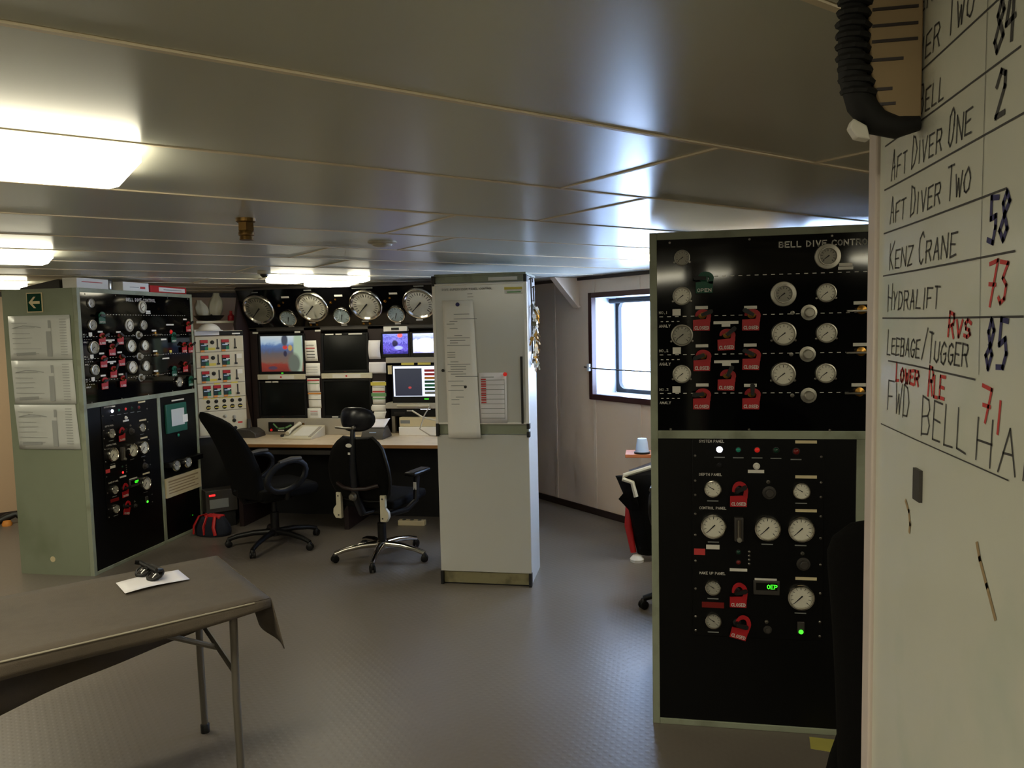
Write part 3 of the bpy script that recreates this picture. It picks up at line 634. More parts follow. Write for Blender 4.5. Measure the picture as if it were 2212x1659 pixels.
# keys on the side of the pillar
KEY = MB().prism([(-.010, 0), (.010, 0), (.012, .018), (.004, .024), (.004, .05), (-.004, .05), (-.004, .024), (-.012, .018)], -.0015, .0015).mesh('key')
for q, (yy, z1, n) in enumerate(((5.02, 1.98, 13), (5.13, 1.93, 12))):
    kb = thing('key_string', 'string of metal keys on the right side of the pillar, %s' % ('nearer its front' if q == 0 else 'nearer its back'), 'keys', (-.772, yy, z1))
    ob('cord', MB().tube([(0, 0, .05), (.004, 0, -.1), (.002, .004, -.45)], .006, 6), 'dark_grey', kb); ob('hook', MB().tube([(-.012, 0, .04), (.0, 0, .05), (.012, 0, .045), (.012, 0, .02)], .004, 6), 'navy_plastic', kb)
    random.seed(q+3)
    for k in range(n*2):
        ob('key', KEY, random.choice(('chrome', 'chrome', 'brass', 'label_white')), kb, (.006+random.uniform(0, .02), random.uniform(-.025, .025), -.09-.0165*k), (random.uniform(-.5, .5)+PI, random.uniform(-.5, .5), random.uniform(0, 3)), sc=1.25)

# ------------------------------------------------------------------ the supervisor's console
dk = thing('desk', 'pale laminate desk running along the monitor console', 'desk', (-2.5, 6.3, 0))
ob('top', bx(-1.15, 1.35, -.34, .36, .735, .76), 'desk_top', dk, bev=.003); ob('edge_strip', bx(-1.15, 1.35, -.346, -.34, .733, .759), 'wood_edge', dk)
ob('modesty_panel', bx(-1.1, 1.3, .30, .32, .0, .735), 'black_matte', dk); 
for x in (-1.08, -.1, 1.25): ob('leg', bx(x, x+.04, -.2, .3, 0, .735), 'dark_brown', dk)
ob('keyboard_drawer', bx(-.75, -.1, -.28, .1, .66, .70), 'dark_grey', dk, bev=.004)
con = thing('monitor_console', 'dark brown console frame holding the monitors above the desk', 'console', (-2.5, 6.66, .76))
ob('back_board', bx(-1.18, 1.35, .10, .12, 0, 1.32), 'black_matte', con)
for x0, x1 in ((-1.18, -1.105), (-.64, -.475), (-.02, .14), (1.2, 1.35)): ob('upright', bx(x0, x1, -.06, .10, 0, 1.06), 'dark_brown', con, bev=.003)
ob('lintel', bx(-1.18, 1.35, -.06, .10, .955, 1.0), 'dark_grey', con, bev=.003)
ob('left_cheek', MB().prism([(-.28, 1.02), (-.02, .0), (.10, .0), (.10, 1.28), (-.2, 1.3)], -.012, .012), 'dark_brown', con, (-1.2, 0, 0), (0, 0, R(90)))
# overhead gauge panel, leaning forward
gp = thing('gauge_panel', 'black overhead gauge panel leaning forward above the monitors', 'gauge panel', (-2.5, 6.6, 1.75), rot=(R(31.7), 0, 0))
ob('panel', bx(-1.185, 1.35, 0, .03, 0, .40), 'acrylic', gp, bev=.003)
ob('top_rail', bx(-1.185, 1.35, -.006, .03, .40, .415), 'dark_grey', gp); ob('bottom_rail', bx(-1.185, 1.35, -.004, .04, -.05, 0), 'dark_grey', gp)
for x, v, dm in ((-3.517, .198, 'dial_aged'), (-2.993, .209, 'dial'), (-2.482, .213, 'dial'), (-1.987, .215, 'dial'), (-1.48, .215, 'dial')): gauge(gp, x+2.5, v, .152, 'B', 135, dm)
for x, v in ((-3.253, .1), (-2.732, .113), (-2.22, .114), (-1.72, .114)): gauge(gp, x+2.5, v, .083, 'b', 160, 'dial_blue')
for x, v, w in ((-3.501, .372, .06), (-2.993, .378, .07), (-2.48, .382, .19), (-1.966, .385, .09)): plate(gp, x+2.5, v, w, .009, 'grey_print')
for x, v in ((-3.225, .315), (-2.718, .314), (-2.209, .32), (-3.255, .008), (-2.739, .012), (-2.227, .014)): plate(gp, x+2.5, v, .075 if v > .1 else .055, .018)
for x, v in ((-3.545, .045), (-3.04, .042), (-2.53, .045), (-2.02, .045)): plate(gp, x+2.5, v, .062, .01); 
for x, v in ((-2.807, .246), (-2.299, .245), (-3.31, .23)):
    knob(gp, x+2.5, v, .014, 'brass', name='bleed_valve'); knob(gp, x+2.5+.05, v+.03, .01, 'brass', name='bleed_valve')
for x, v in ((-3.06, .02), (-2.55, .02)): knob(gp, x+2.5, v, .012, 'brass', name='bleed_valve'); knob(gp, x+2.56, v, .012, 'brass', name='bleed_valve')

# riser and shelves
rs = thing('desk_riser', 'pale grey riser at the back of the desk under the lower monitors', 'riser', (-2.5, 6.62, .76))
ob('front_plate', bx(-1.10, .13, -.10, -.085, 0, .138), 'grey_plastic', rs, bev=.002); ob('top_plate', bx(-1.10, .13, -.10, .04, .138, .146), 'grey_plastic', rs)
def flat_shelf(x0, x1, z, lb):
    r = thing('monitor_shelf', lb, 'shelf', ((x0+x1)/2, 6.6, z)); a = (x1-x0)/2
    ob('board', bx(-a, a, -.02, .15, 0, .05), 'ivory', r, bev=.004); ob('label_strip', bx(-a*.55, a*.55, -.022, -.02, .006, .04), 'label_white', r); ob('badge', MB().lathe([(.009, .022), (.009, .024), (0, .024)], 14, c=(0, 0, .024)), 'red_print', r)
flat_shelf(-3.61, -3.135, 1.265, 'ivory shelf strip under the deck-view monitor')
flat_shelf(-2.975, -2.485, 1.27, 'ivory shelf strip under the upper dark monitor')
def crt(x0, x1, z0, z1, scr, lb, name='monitor', y=6.58, bt=.03, inset=(.022, .022, .02, .025)):
    r = thing(name, lb, 'monitor', ((x0+x1)/2, y, z0), group='monitors in the console'); a = (x1-x0)/2; h = z1-z0
    l, ri, t, b = inset
    m = MB()
    for q in ((-a, -a+l, 0, h), (a-ri, a, 0, h), (-a+l, a-ri, 0, b), (-a+l, a-ri, h-t, h)): m.box(q[0], q[1], 0, bt, q[2], q[3])
    ob('bezel', m, 'black_plastic', r, bev=.003); ob('casing', bx(-a+.006, a-.006, bt, .13, .006, h-.006), 'black_panel', r)
    ob('screen', MB().grid(lambda u, v: (-a+l+(2*a-l-ri)*u, .012-.006*math.sin(PI*u)*math.sin(PI*v), b+(h-t-b)*v), 8, 6), scr, r)
    return r, a, h
r, a, h = crt(-3.59, -3.125, 1.316, 1.69, 'deck_view', 'monitor showing a red ship deck and blue sea, upper left of the console')
ob('power_light', bx(-.01, .01, -.001, 0, .008, .013), 'led_green', r)
r, a, h = crt(-2.968, -2.512, 1.322, 1.685, 'screen_off', 'switched-off monitor at the top middle of the console'); ob('power_light', bx(-.01, .01, -.001, 0, .008, .013), 'dark_red_lens', r)
for x, w in ((-.14, .08), (-.05, .06), (.11, .13)): ob('label_strip', bx(x-w/2, x+w/2, -.002, 0, h-.016, h-.004), 'label_white', r)
r, a, h = crt(-3.612, -3.13, .907, 1.255, 'screen_off', 'switched-off monitor at the lower left of the console'); ob('power_light', bx(-.01, .01, -.001, 0, .008, .013), 'dark_red_lens', r)
for x in (-.13, -.06): ob('label_strip', bx(x-.03, x+.03, -.002, 0, h-.016, h-.004), 'label_white', r)
r, a, h = crt(-2.975, -2.495, .907, 1.262, 'screen_off', 'switched-off monitor behind the headrest of the mesh chair'); ob('label_strip', bx(-.15, -.09, -.002, 0, .004, .016), 'label_white', r)
for x, z in ((-3.62, 1.703), (-3.0, 1.712), (-3.2, 1.703)): plate(con, x+2.5, z-.76, .055, .016, y=-.061)
r, a, h = crt(-2.388, -2.115, 1.458, 1.682, 'blue_view', 'small monitor with a blue underwater picture, left of the pair', bt=.04, inset=(.014, .022, .014, .03))
r, a, h = crt(-2.114, -1.84, 1.458, 1.682, 'bright_view', 'small monitor with a glaring white picture, beside the pillar', bt=.04, inset=(.022, .014, .014, .035))
r = thing('intercom_strip', 'pale strip with a black slot above the small blue monitor', 'intercom', (-2.25, 6.575, 1.69))
ob('casing', bx(-.11, .11, 0, .06, 0, .045), 'paper', r, bev=.003); ob('slot', bx(-.036, .036, -.001, 0, .012, .034), 'knob_black', r)
r = thing('monitor_shelf', 'grey shelf under the pair of small monitors', 'shelf', (-2.05, 6.6, 1.405)); ob('board', bx(-.3, .45, -.02, .12, 0, .05), 'grey_plastic', r, bev=.003)
for x in (-.095, .06): ob('label_strip', bx(x-.06, x+.06, -.021, -.02, -.018, .002), 'yellow', r)
# computer display
r = thing('computer_monitor', 'computer monitor with a dark chart and coloured buttons beside the pillar', 'monitor', (-2.06, 6.52, 1.052))
ob('bezel', MB().box(-.215, .215, 0, .03, 0, .055).box(-.215, -.205, 0, .03, .055, .335).box(.205, .215, 0, .03, .055, .335).box(-.205, .205, 0, .03, .327, .335), 'black_plastic', r, bev=.002)
sc_ = ob('screen', bx(-.205, .205, .008, .012, .055, .327), 'pc_frame', r); ob('chart', bx(-.19, .06, .006, .008, .062, .306), 'pc_dark', r); ob('casing', bx(-.2, .2, .03, .07, .01, .32), 'black_panel', r)
for k, m in enumerate(('tag_red', 'tag_red', 'orange_print', 'tag_green', 'mint', 'tag_green', 'grey_print')): ob('button', bx(.085, .19, .006, .008, .275-.033*k, .297-.033*k), m, r)
ob('power_light', bx(.08, .12, -.001, 0, .03, .036), 'led_green', r)
r = thing('monitor_shelf', 'grey shelf with a lip under the computer monitor', 'shelf', (-2.05, 6.56, 1.0)); ob('board', bx(-.29, .5, -.05, .14, 0, .05), 'grey_plastic', r, bev=.004); ob('lip', bx(-.18, .12, -.07, -.05, .02, .036), 'ivory', r, bev=.003)
for x in (-.29, .47): ob('support', bx(x, x+.03, .1, .14, -.24, 0), 'grey_plastic', r)
r = thing('rack_unit', 'black rack unit with a blue light under the monitor shelf', 'electronic unit', (-2.06, 6.56, .925)); ob('casing', bx(-.25, .3, 0, .15, 0, .07), 'black_plastic', r, bev=.003); ob('label', bx(-.1, -.04, -.001, 0, .045, .056), 'label_white', r); ob('vent_slats', MB().box(-.22, -.12, -.002, 0, .02, .024).box(-.22, -.12, -.002, 0, .034, .038), 'dark_grey', r)
ob('blue_light', bx(.03, .12, -.001, 0, .062, .066), 'white_lamp', r)
r = thing('document_box', 'white document box on the desk beside the pillar', 'box', (-2.02, 6.52, .76)); ob('lower_box', bx(-.2, .35, -.02, .15, 0, .075), 'paper', r, bev=.003); ob('upper_box', bx(-.2, .35, 0, .15, .077, .16), 'paper_cream', r, bev=.003); ob('window_label', bx(-.19, -.10, -.001, 0, .105, .135), 'grey_print', r)
ob('desk_cable', MB().tube([(-1.78, 6.40, .768), (-1.9, 6.40, .775), (-2.0, 6.42, .83), (-1.96, 6.44, .95), (-1.92, 6.46, 1.02)], .006, 8), 'grey_plastic', label='thin grey cable rising from the desk to the monitor shelf', cat='cable')
ob('stylus_arm', MB().tube([(-2.08, 6.47, .985), (-1.98, 6.45, .93), (-1.86, 6.45, .90)], .008, 8), 'ivory', label='slanting pale bracket bar below the computer monitor', cat='bracket')
# tissue-like sloped stand with white paper
r = thing('document_stand', 'dark sloping stand with a white paper on top, on the desk right of the chair', 'stand', (-2.38, 6.37, .76))
ob('wedge', MB().prism([(-.11, 0), (.13, 0), (.13, .015), (.06, .105), (-.02, .105), (-.11, .012)], -.1, .1).xf(Matrix.Rotation(R(-90), 4, 'Z')), 'dark_grey', r, (0, 0, 0), bev=.003)
ob('paper', MB().grid(lambda u, v: (-.10+.20*u+.03*v, -.075+.07*v, .10+.075*v-.012*math.sin(3*u)*v), 6, 4), 'paper_white', r, sol=.001); ob('blue_badge', bx(-.03, .03, -.105, -.07, .055, .06), 'cup', r, rot=(R(0), 0, 0))
# telephone
r = thing('desk_telephone', 'cream desk telephone with a flat display panel', 'telephone', (-3.06, 6.36, .76), R(-4))
ob('body', MB().prism([(-.14, 0), (.13, 0), (.13, .095), (-.14, .015)], -.14, .14).xf(Matrix.Rotation(R(90), 4, 'Z')), 'ivory', r, bev=.004)
ob('display', MB().prism([(-.10, .027), (.09, .0832), (.09, .0862), (-.10, .030)], -.10, .06).xf(Matrix.Rotation(R(90), 4, 'Z')), 'label_white', r)
ob('key_pad', MB().prism([(-.12, .021), (.09, .0832), (.09, .087), (-.12, .0248)], -.13, -.105).xf(Matrix.Rotation(R(90), 4, 'Z')), 'grey_plastic', r)
ob('handset', MB().tube([(-.105, -.11, .05), (-.105, -.04, .075), (-.105, .05, .098), (-.105, .11, .108)], [.02, .014, .014, .021], 10), 'ivory', r)
ob('cable_coil', MB().tube([(-3.32+.012*k+.02*math.sin(k*1.3), 6.40+.03*math.cos(k*.9), .768+.004*math.sin(k)) for k in range(18)], .006, 6), 'knob_black', label='tangled black telephone cord on the desk', cat='cord')
# small green-screened radio set into the riser
r = thing('sounder_display', 'small black display with a green trace in the desk riser', 'instrument', (-3.355, 6.512, .79)); ob('casing', bx(-.125, .125, -.012, .005, 0, .088), 'black_plastic', r, bev=.003)
ob('trace', MB().stroke([(-.07, .07), (-.03, .03), (.04, .035), (.1, .06)], .014, -.0125), 'green_print', r); ob('knob', MB().lathe([(.012, .012), (.01, .022), (0, .022)], 12, c=(-.095, 0, .015)), 'red_lens', r); ob('label', bx(-.03, .03, -.0135, -.012, .006, .018), 'label_white', r)
r = thing('unit_knobs', 'pair of small pale control knobs beside the green trace display', 'control', (-3.17, 6.52, .85)); ob('plate', bx(-.03, .05, -.004, 0, -.02, .035), 'grey_plastic', r); knob(r, -.005, .005, .014, 'ivory', y=-.004); knob(r, .03, .008, .012, 'brass', y=-.004)
r = thing('gooseneck_base', 'dark microphone base unit at the left end of the desk', 'microphone base', (-3.60, 6.38, .76)); ob('base', MB().prism([(-.11, 0), (.11, 0), (.10, .04), (.05, .075), (-.08, .08)], -.09, .09), 'dark_grey', r, bev=.006); ob('stem', MB().tube([(-.02, .02, .07), (-.02, .03, .16)], .016, 10), 'dark_grey', r)
r = thing('desk_mouse', 'black computer mouse at the left edge of the desk', 'mouse', (-3.57, 6.06, .76)); ob('shell', MB().lathe([(.032, 0), (.034, .01), (.028, .024), (.014, .032), (0, .034)], 16, 'z'), 'black_plastic', r, sc=(1.3, .9, 1)); ob('wheel', bx(.01, .02, -.004, .004, .03, .035), 'grey_plastic', r)

# notes between the monitors
def note(x0, x1, z0, z1, lb, m='paper', lines=(), tilt=0, y=6.586, grp='notes between the monitors', curl=.004):
    r = ob('note_sheet', MB().grid(lambda a, b: (x0+(x1-x0)*a+tilt*(b-.5), y-curl*math.sin(PI*b), z0+(z1-z0)*b), 3, 6), m, sol=.001, label=lb, cat='note', group=grp)
    for f, w, h, pm in lines:
        ob('printed_line', MB().stroke([((x0+x1)/2-(x1-x0)*w/2+tilt*(f-.5), z0+(z1-z0)*f), ((x0+x1)/2+(x1-x0)*w/2+tilt*(f-.5), z0+(z1-z0)*f)], h, y-curl-.002), pm, r)
note(-3.133, -3.008, 1.433, 1.622, 'white list with one red line, topmost in the left note column', lines=[(.78, .6, .004, 'ink'), (.63, .65, .008, 'red_print'), (.48, .6, .006, 'ink'), (.33, .6, .006, 'ink'), (.19, .6, .006, 'ink')], tilt=-.012)
note(-3.141, -2.986, 1.296, 1.414, 'wide plain white note second in the left column', lines=[(.3, .7, .003, 'grey_print'), (.5, .7, .003, 'grey_print'), (.7, .7, .003, 'grey_print')])
note(-3.116, -2.995, 1.148, 1.274, 'white note with red header and green line, third in the left column', lines=[(.87, .9, .012, 'red_print'), (.63, .9, .007, 'green_print')])
note(-3.108, -2.985, 1.0, 1.145, 'white note with an orange header in the left column', lines=[(.93, .95, .014, 'orange_print'), (.55, .98, .004, 'ink')], y=6.583)
note(-3.123, -2.99, .897, .998, 'lowest white note with red lines in the left column', lines=[(.72, .5, .005, 'red_print'), (.56, .5, .005, 'ink'), (.4, .5, .005, 'ink')], y=6.578)
note(-2.507, -2.396, 1.443, 1.613, 'curved blank white card at the top of the right note column', 'paper_white', curl=.02)
note(-2.525, -2.35, 1.314, 1.416, 'wide blank white card second in the right note column', 'paper_white')
note(-2.487, -2.366, 1.032, 1.24, 'card with yellow, red and green bands in the right note column', lines=[(.9, .98, .032, 'yellow'), (.56, .85, .014, 'red_print'), (.42, .95, .03, 'green_print'), (.75, .9, .004, 'grey_print'), (.25, .95, .012, 'green_print')])
note(-2.503, -2.364, .968, 1.028, 'small white card below the banded card', y=6.583)
note(-2.485, -2.369, .897, .966, 'lowest white slip in the right note column, behind the headrest', tilt=.02, y=6.58)
ob('note_sheet', bx(-2.322, -2.275, 6.548, 6.55, 1.307, 1.386), 'paper_cream', label='yellow sticky note on the left edge of the computer monitor', cat='note')

# ------------------------------------------------------------------ grey switchboard in the corner
sb = thing('switchboard', 'beige switchboard of red and blue switches behind the high-backed chair', 'switchboard', (-3.95, 6.12, 0), Q)
ob('plinth', bx(.0, .43, .03, .2, 0, .78), 'black_matte', sb)
ob('body', bx(.0, .43, .0, .2, .78, 1.685), 'grey_plastic', sb, bev=.004)
for z0, z1 in ((1.545, 1.68), (1.405, 1.54), (1.265, 1.40), (1.135, 1.26), (1.015, 1.13), (.80, 1.01)): ob('module_plate', bx(.012, .425, -.008, 0, z0, z1), 'ivory', sb, bev=.003)
def breaker(x, z):
    b = ob('switch', bx(-.034, .034, -.014, -.008, -.045, .045), 'cyan_dark', sb, (x, 0, z), bev=.002)
    ob('red_cap', bx(-.032, .03, -.02, -.014, .018, .043), 'tag_red', b); ob('white_tab', bx(.0, .032, -.021, -.014, .004, .014), 'label_white', b); ob('cyan_tab', bx(-.026, .02, -.017, -.014, -.006, .002), 'cup', b)
    ob('green_tab', bx(.005, .032, -.018, -.014, -.044, -.016), 'mint', b); ob('orange_label', bx(-.032, .0, -.0155, -.008, -.062, -.046), 'orange_print', b)
for x, z in ((.085, 1.606), (.266, 1.608), (.085, 1.468), (.266, 1.47), (.085, 1.33), (.266, 1.332), (.09, 1.198), (.178, 1.2), (.266, 1.2)): breaker(x, z)
for z in (1.628, 1.49, 1.35): knob(sb, .156, z, .018, 'knob_black', y=-.008); plate(sb, .150, z-.058, .058, .022, 'yellow', y=-.0085)
for x, z in ((.2, 1.612), (.352, 1.613), (.2, 1.474), (.352, 1.472), (.202, 1.335), (.355, 1.333), (.358, 1.2)):
    s_ = ob('slide_switch', bx(-.006, .006, -.011, -.008, -.045, .045), 'dark_grey', sb, (x, 0, z)); ob('slider', bx(-.012, .012, -.022, -.011, -.045, -.03), 'knob_black', s_)
for x, z in ((.385, 1.50), (.385, 1.36)): plate(sb, x, z, .045, .04, 'label_white', y=-.0085)
for k in range(5):
    x = .096+.069*k; knob(sb, x, 1.10, .017, 'knob_black', y=-.008); knob(sb, x, 1.048, .02, 'knob_black', y=-.008); plate(sb, x, 1.048, .036, .008, 'yellow', y=-.027); plate(sb, x-.02, 1.128, .05, .008, 'yellow', y=-.0085)
for x, z in ((.313, .95), (.232, .96), (.232, .896), (.313, .916), (.32, .848), (.242, .843), (.15, .95)): knob(sb, x, z, .017, 'dull_alu' if z > .93 else 'knob_black', y=-.008)
plate(sb, .365, .895, .04, .015, 'red_print', y=-.0085); plate(sb, .33, 1.262, .06, .012, 'yellow', y=-.009); plate(sb, .178, 1.258, .05, .014, 'yellow', y=-.009)
shl = thing('wall_shelf', 'dark shelf above the beige switchboard', 'shelf', (-3.95, 6.12, 1.69), Q); ob('board', bx(-.0, .43, -.01, .22, 0, .04), 'black_panel', shl, bev=.003); ob('edge', bx(.21, .42, -.012, -.01, .036, .04), 'ivory', shl)
ob('label_strip', bx(.33, .40, -.013, -.01, .006, .018), 'label_white', shl)
r = thing('hard_hat', 'white domed hard hat resting on the shelf above the switchboard', 'hard hat', (-3.845, 6.205, 1.73), Q)
r.scale = (.8, .8, .8); ob('shell', MB().lathe([(.125, 0), (.12, .01), (.105, .04), (.075, .068), (.03, .083), (0, .085)], 24, 'z'), 'paper', r); ob('brim', MB().lathe([(.14, 0), (.142, .005), (.12, .012), (.12, 0)], 24, 'z'), 'paper', r)
ob('name_card', bx(0, .21, -.004, 0, 0, .052), 'paper', None, (-3.935, 6.115, 1.692), (0, 0, Q), label='blank white card on the front edge of the dark shelf', cat='card')
r = thing('plastic_bag', 'white plastic bags bunched upright in a black tray above the switchboard', 'plastic bag', (-3.96, 6.40, 1.85), Q)
ob('tray', MB().lathe([(.02, -.025), (.09, -.015), (.13, .02), (.134, .02), (.095, -.022), (.02, -.03)], 20, 'z'), 'knob_black', r)
def lobe(w, h, lx, ly):
    random.seed(int(h*1000)); n = 14; k = 8; vs = []
    def f(u, v):
        q = 2*PI*u; rr = w*math.sin(min(1, .18+.9*v)*PI*.94)**.55*(1+.10*math.sin(3*q+v*5)+.06*math.sin(7*q))
        return (rr*math.cos(q)+lx*v, rr*.7*math.sin(q)+ly*v, h*v)
    return MB().grid(f, 28, 10)
ob('bag', lobe(.062, .16, -.03, 0), 'bag_white', r, (-.05, 0, .0)); ob('bag', lobe(.066, .225, .03, .0), 'bag_white', r, (.05, .02, 0)); ob('knot', MB().lathe([(.012, 0), (.016, .015), (.006, .03), (0, .03)], 10, 'z'), 'navy_plastic', r, (0, -.09, .0))
r = thing('spray_bottle', 'small red bottle beside the white plastic bags', 'bottle', (-3.80, 6.50, 1.82), Q); ob('body', MB().lathe([(.03, 0), (.032, .006), (.03, .045), (.014, .062), (.012, .07), (0, .07)], 16, 'z'), 'tag_red', r); ob('cap', MB().lathe([(.013, .07), (.013, .09), (0, .092)], 12, 'z'), 'red_print', r)
ob('corner_shelf', bx(0, .36, 0, .2, 0, .02), 'ivory', None, (-4.0, 6.26, 1.80), (0, 0, Q), label='thin pale board under the plastic bags in the corner', cat='shelf')

# clutter under the desk
r = thing('power_strip', 'white power strip on the floor under the desk', 'power strip', (-2.06, 6.3, 0)); ob('casing', bx(-.12, .12, -.03, .03, 0, .045), 'paper_cream', r, bev=.004)
for k in range(3): ob('socket', MB().lathe([(.018, .045), (.018, .047), (0, .046)], 12, 'z', (-.07+.07*k, 0, 0)), 'dark_grey', r)
r = thing('charger_unit', 'grey device with a red light under the switchboard', 'electronic unit', (-3.80, 6.02, .24), Q); ob('casing', bx(-.05, .22, -.04, .1, -.1, .1), 'dark_grey', r, bev=.006); ob('red_display', bx(-.02, .03, -.042, -.04, .05, .065), 'led_red', r); ob('label', bx(-.02, .14, -.042, -.04, -.06, .02), 'grey_print', r); ob('stand', bx(-.04, .2, -.02, .08, -.24, -.1), 'black_matte', r)
r = thing('tool_bag', 'dark tool bag with red straps on the floor beside the left-hand cabinet', 'bag', (-3.68, 5.845, 0), R(-8)); ob('body', MB().grid(lambda u, v: ((.16+.02*math.sin(PI*v))*math.cos(2*PI*u)*(1-.35*v*v), (.10)*math.sin(2*PI*u)*(1-.5*v*v), .16*v), 20, 6), 'navy_cloth', r, sol=.006)
for k in range(3): ob('strap', MB().tube([(-.12+.11*k, -.10, .02), (-.11+.1*k, -.105, .09), (-.09+.08*k, -.06, .165), (-.09+.08*k, .03, .16)], .014, 8, sx=.5), 'led_red' if False else 'bin_red', r)
ob('flap', bx(-.06, .1, -.04, .04, .14, .17), 'bin_red', r, bev=.01)

# ------------------------------------------------------------------ chairs
def star_base(r, mt, leg_r=.345, phase=0, hub=.11):
    for k in range(5):
        q = R(phase+72*k); c, s_ = math.cos(q), math.sin(q)
        P = [(c*.03, s_*.03, hub), (c*leg_r*.45, s_*leg_r*.45, hub-.002), (c*leg_r*.8, s_*leg_r*.8, hub-.022), (c*leg_r, s_*leg_r, hub-.045)]
        ob('base_leg', MB().tube(P, [.026, .022, .019, .017], 10, sx=1.0), mt, r)
        w = MB()
        for o in (-.02, .008): w.lathe([(.024, o), (.027, o+.002), (.027, o+.010), (.024, o+.012)], 14, 'y')
        cs = ob('caster', w, 'black_plastic', r, (c*leg_r, s_*leg_r, .027), (0, 0, q+.4)); ob('caster_hood', MB().lathe([(.018, .0), (.02, .03), (.012, .045), (0, .046)], 12, 'z', (0, 0, -.005)), 'black_plastic', cs)
    ob('hub', MB().lathe([(.045, hub-.03), (.045, hub+.02), (.03, hub+.035), (0, hub+.035)], 18, 'z'), mt, r)
    ob('gas_column', MB().lathe([(.033, hub), (.033, .27), (.02, .275), (.02, .40), (0, .40)], 16, 'z'), 'black_plastic', r)
def cushion(w, d, h, puff=.02):
    def top(u, v):
        x = (u-.5)*w; y = (v-.5)*d; e = min(1, 6*u, 6*(1-u))*min(1, 6*v, 6*(1-v)); return (x*(1-.02*(1-e)), y*(1-.02*(1-e)), h*.5+puff*math.sin(PI*u)*math.sin(PI*v)-.02*(1-e))
    return MB().box(-w/2, w/2, -d/2, d/2, -h/2, h/2)
def mesh_chair(loc, rz, phase, label):
    r = thing('office_chair', label, 'chair', loc, rz, 'office chairs')
    star_base(r, 'chrome', .35, phase)
    ob('mechanism', bx(-.1, .1, -.13, .12, .37, .43), 'black_plastic', r, bev=.015)
    ob('seat', cushion(.50, .50, .08), 'black_fabric', r, (0, .02, .465), bev=.03, sub=1)
    def back(u, v):
        w = (.18+.068*math.sin(PI*min(1, v*1.05)**.8)) * (1 if v < .82 else 1-.35*((v-.82)/.18)**2)
        a = (u-.5)*2; return (a*w, -.27-.05*v+.05*a*a+.03*math.sin(PI*v)*0-.03*math.sin(PI*v), .50+.45*v)
    ob('backrest', MB().grid(back, 14, 16), 'black_fabric', r, sol=.022)
    rim = [back(0, k/12) for k in range(13)]+[back(k/10, 1) for k in range(1, 10)]+[back(1, 1-k/12) for k in range(13)]+[back(1-k/8, 0) for k in range(1, 8)]
    ob('back_frame', MB().tube(rim, .014, 8, True), 'black_plastic', r)
    ob('spine', MB().tube([(0, -.10, .40), (0, -.25, .41), (0, -.325, .55), (0, -.345, .72), (0, -.335, .95), (0, -.33, 1.02)], [.03, .032, .03, .026, .02, .016], 10), 'navy_plastic', r)
    ob('lumbar_bow', MB().tube([(-.17, -.295, .62), (-.09, -.335, .60), (0, -.35, .595), (.09, -.335, .60), (.17, -.295, .62)], .014, 8), 'dark_brown', r)
    ob('lumbar_knob', MB().lathe([(.03, 0), (.031, .012), (.024, .02), (.022, .035), (.016, .04), (0, .04)], 20, c=(0, -.345, .545)), 'steel', r)
    ob('badge', MB().lathe([(.026, 0), (.024, .004), (0, .005)], 18), 'label_white', r, (-.02, -.357, .905), sc=(1, 1, .55)); ob('small_badge', bx(-.009, .009, -.004, 0, -.008, .008), 'label_white', r, (-.015, -.362, .85))
    def head(u, v):
        q = 2*PI*u; p = PI*v; return (.145*math.sin(p)**.7*math.cos(q), -.31+.035*math.sin(p)*math.sin(q)+.05*(math.sin(p)**.7*math.cos(q))**2, 1.085-.088*math.cos(p))
    ob('headrest', MB().grid(head, 28, 14), 'navy_plastic', r)
    ob('headrest_bracket', MB().tube([(-.13, -.35, 1.03), (-.05, -.365, 1.028), (.04, -.365, 1.03)], .008, 8), 'steel', r); ob('bracket_knob', MB().lathe([(.014, 0), (.012, .018), (0, .02)], 12, c=(.03, -.355, 1.035)), 'steel', r)
    for s_ in (-1, 1):
        pl = [(-.022, -.085), (.022 if s_ < 0 else .028, -.085), (.045*1 if s_ > 0 else .03, -.04), (.018, .0), (.02, .10), (-.02, .10)]
        pl = [(-.022, -.09), (.028, -.09), (.048, -.055), (.045, -.02), (.02, .01), (.02, .10), (-.02, .10)]
        if s_ < 0: pl = [(-x, z) for x, z in pl][::-1]
        b = ob('arm_bracket', MB().prism(pl, -.015, .015), 'grey_plastic' if False else 'ivory', r, (s_*.185, -.26, .445), bev=.004)
        for zz in (.075, -.065): ob('bolt', MB().lathe([(.006, .015), (.006, .018), (0, .018)], 10, c=(0, 0, zz)), 'dark_grey', b)
        ob('arm_post', MB().tube([(s_*.2, -.22, .40), (s_*.27, -.08, .41), (s_*.3, .0, .46), (s_*.3, .02, .64)], [.022, .022, .022, .024], 10), 'black_plastic', r)
        ob('post_sticker', bx(-.012, .012, -.027, -.024, -.025, .03), 'label_white', r, (s_*.3, .015, .565))
        ob('arm_pad', bx(-.045, .045, -.12, .13, -.016, .016), 'black_plastic', r, (s_*.3, .03, .665), bev=.014)
    return r
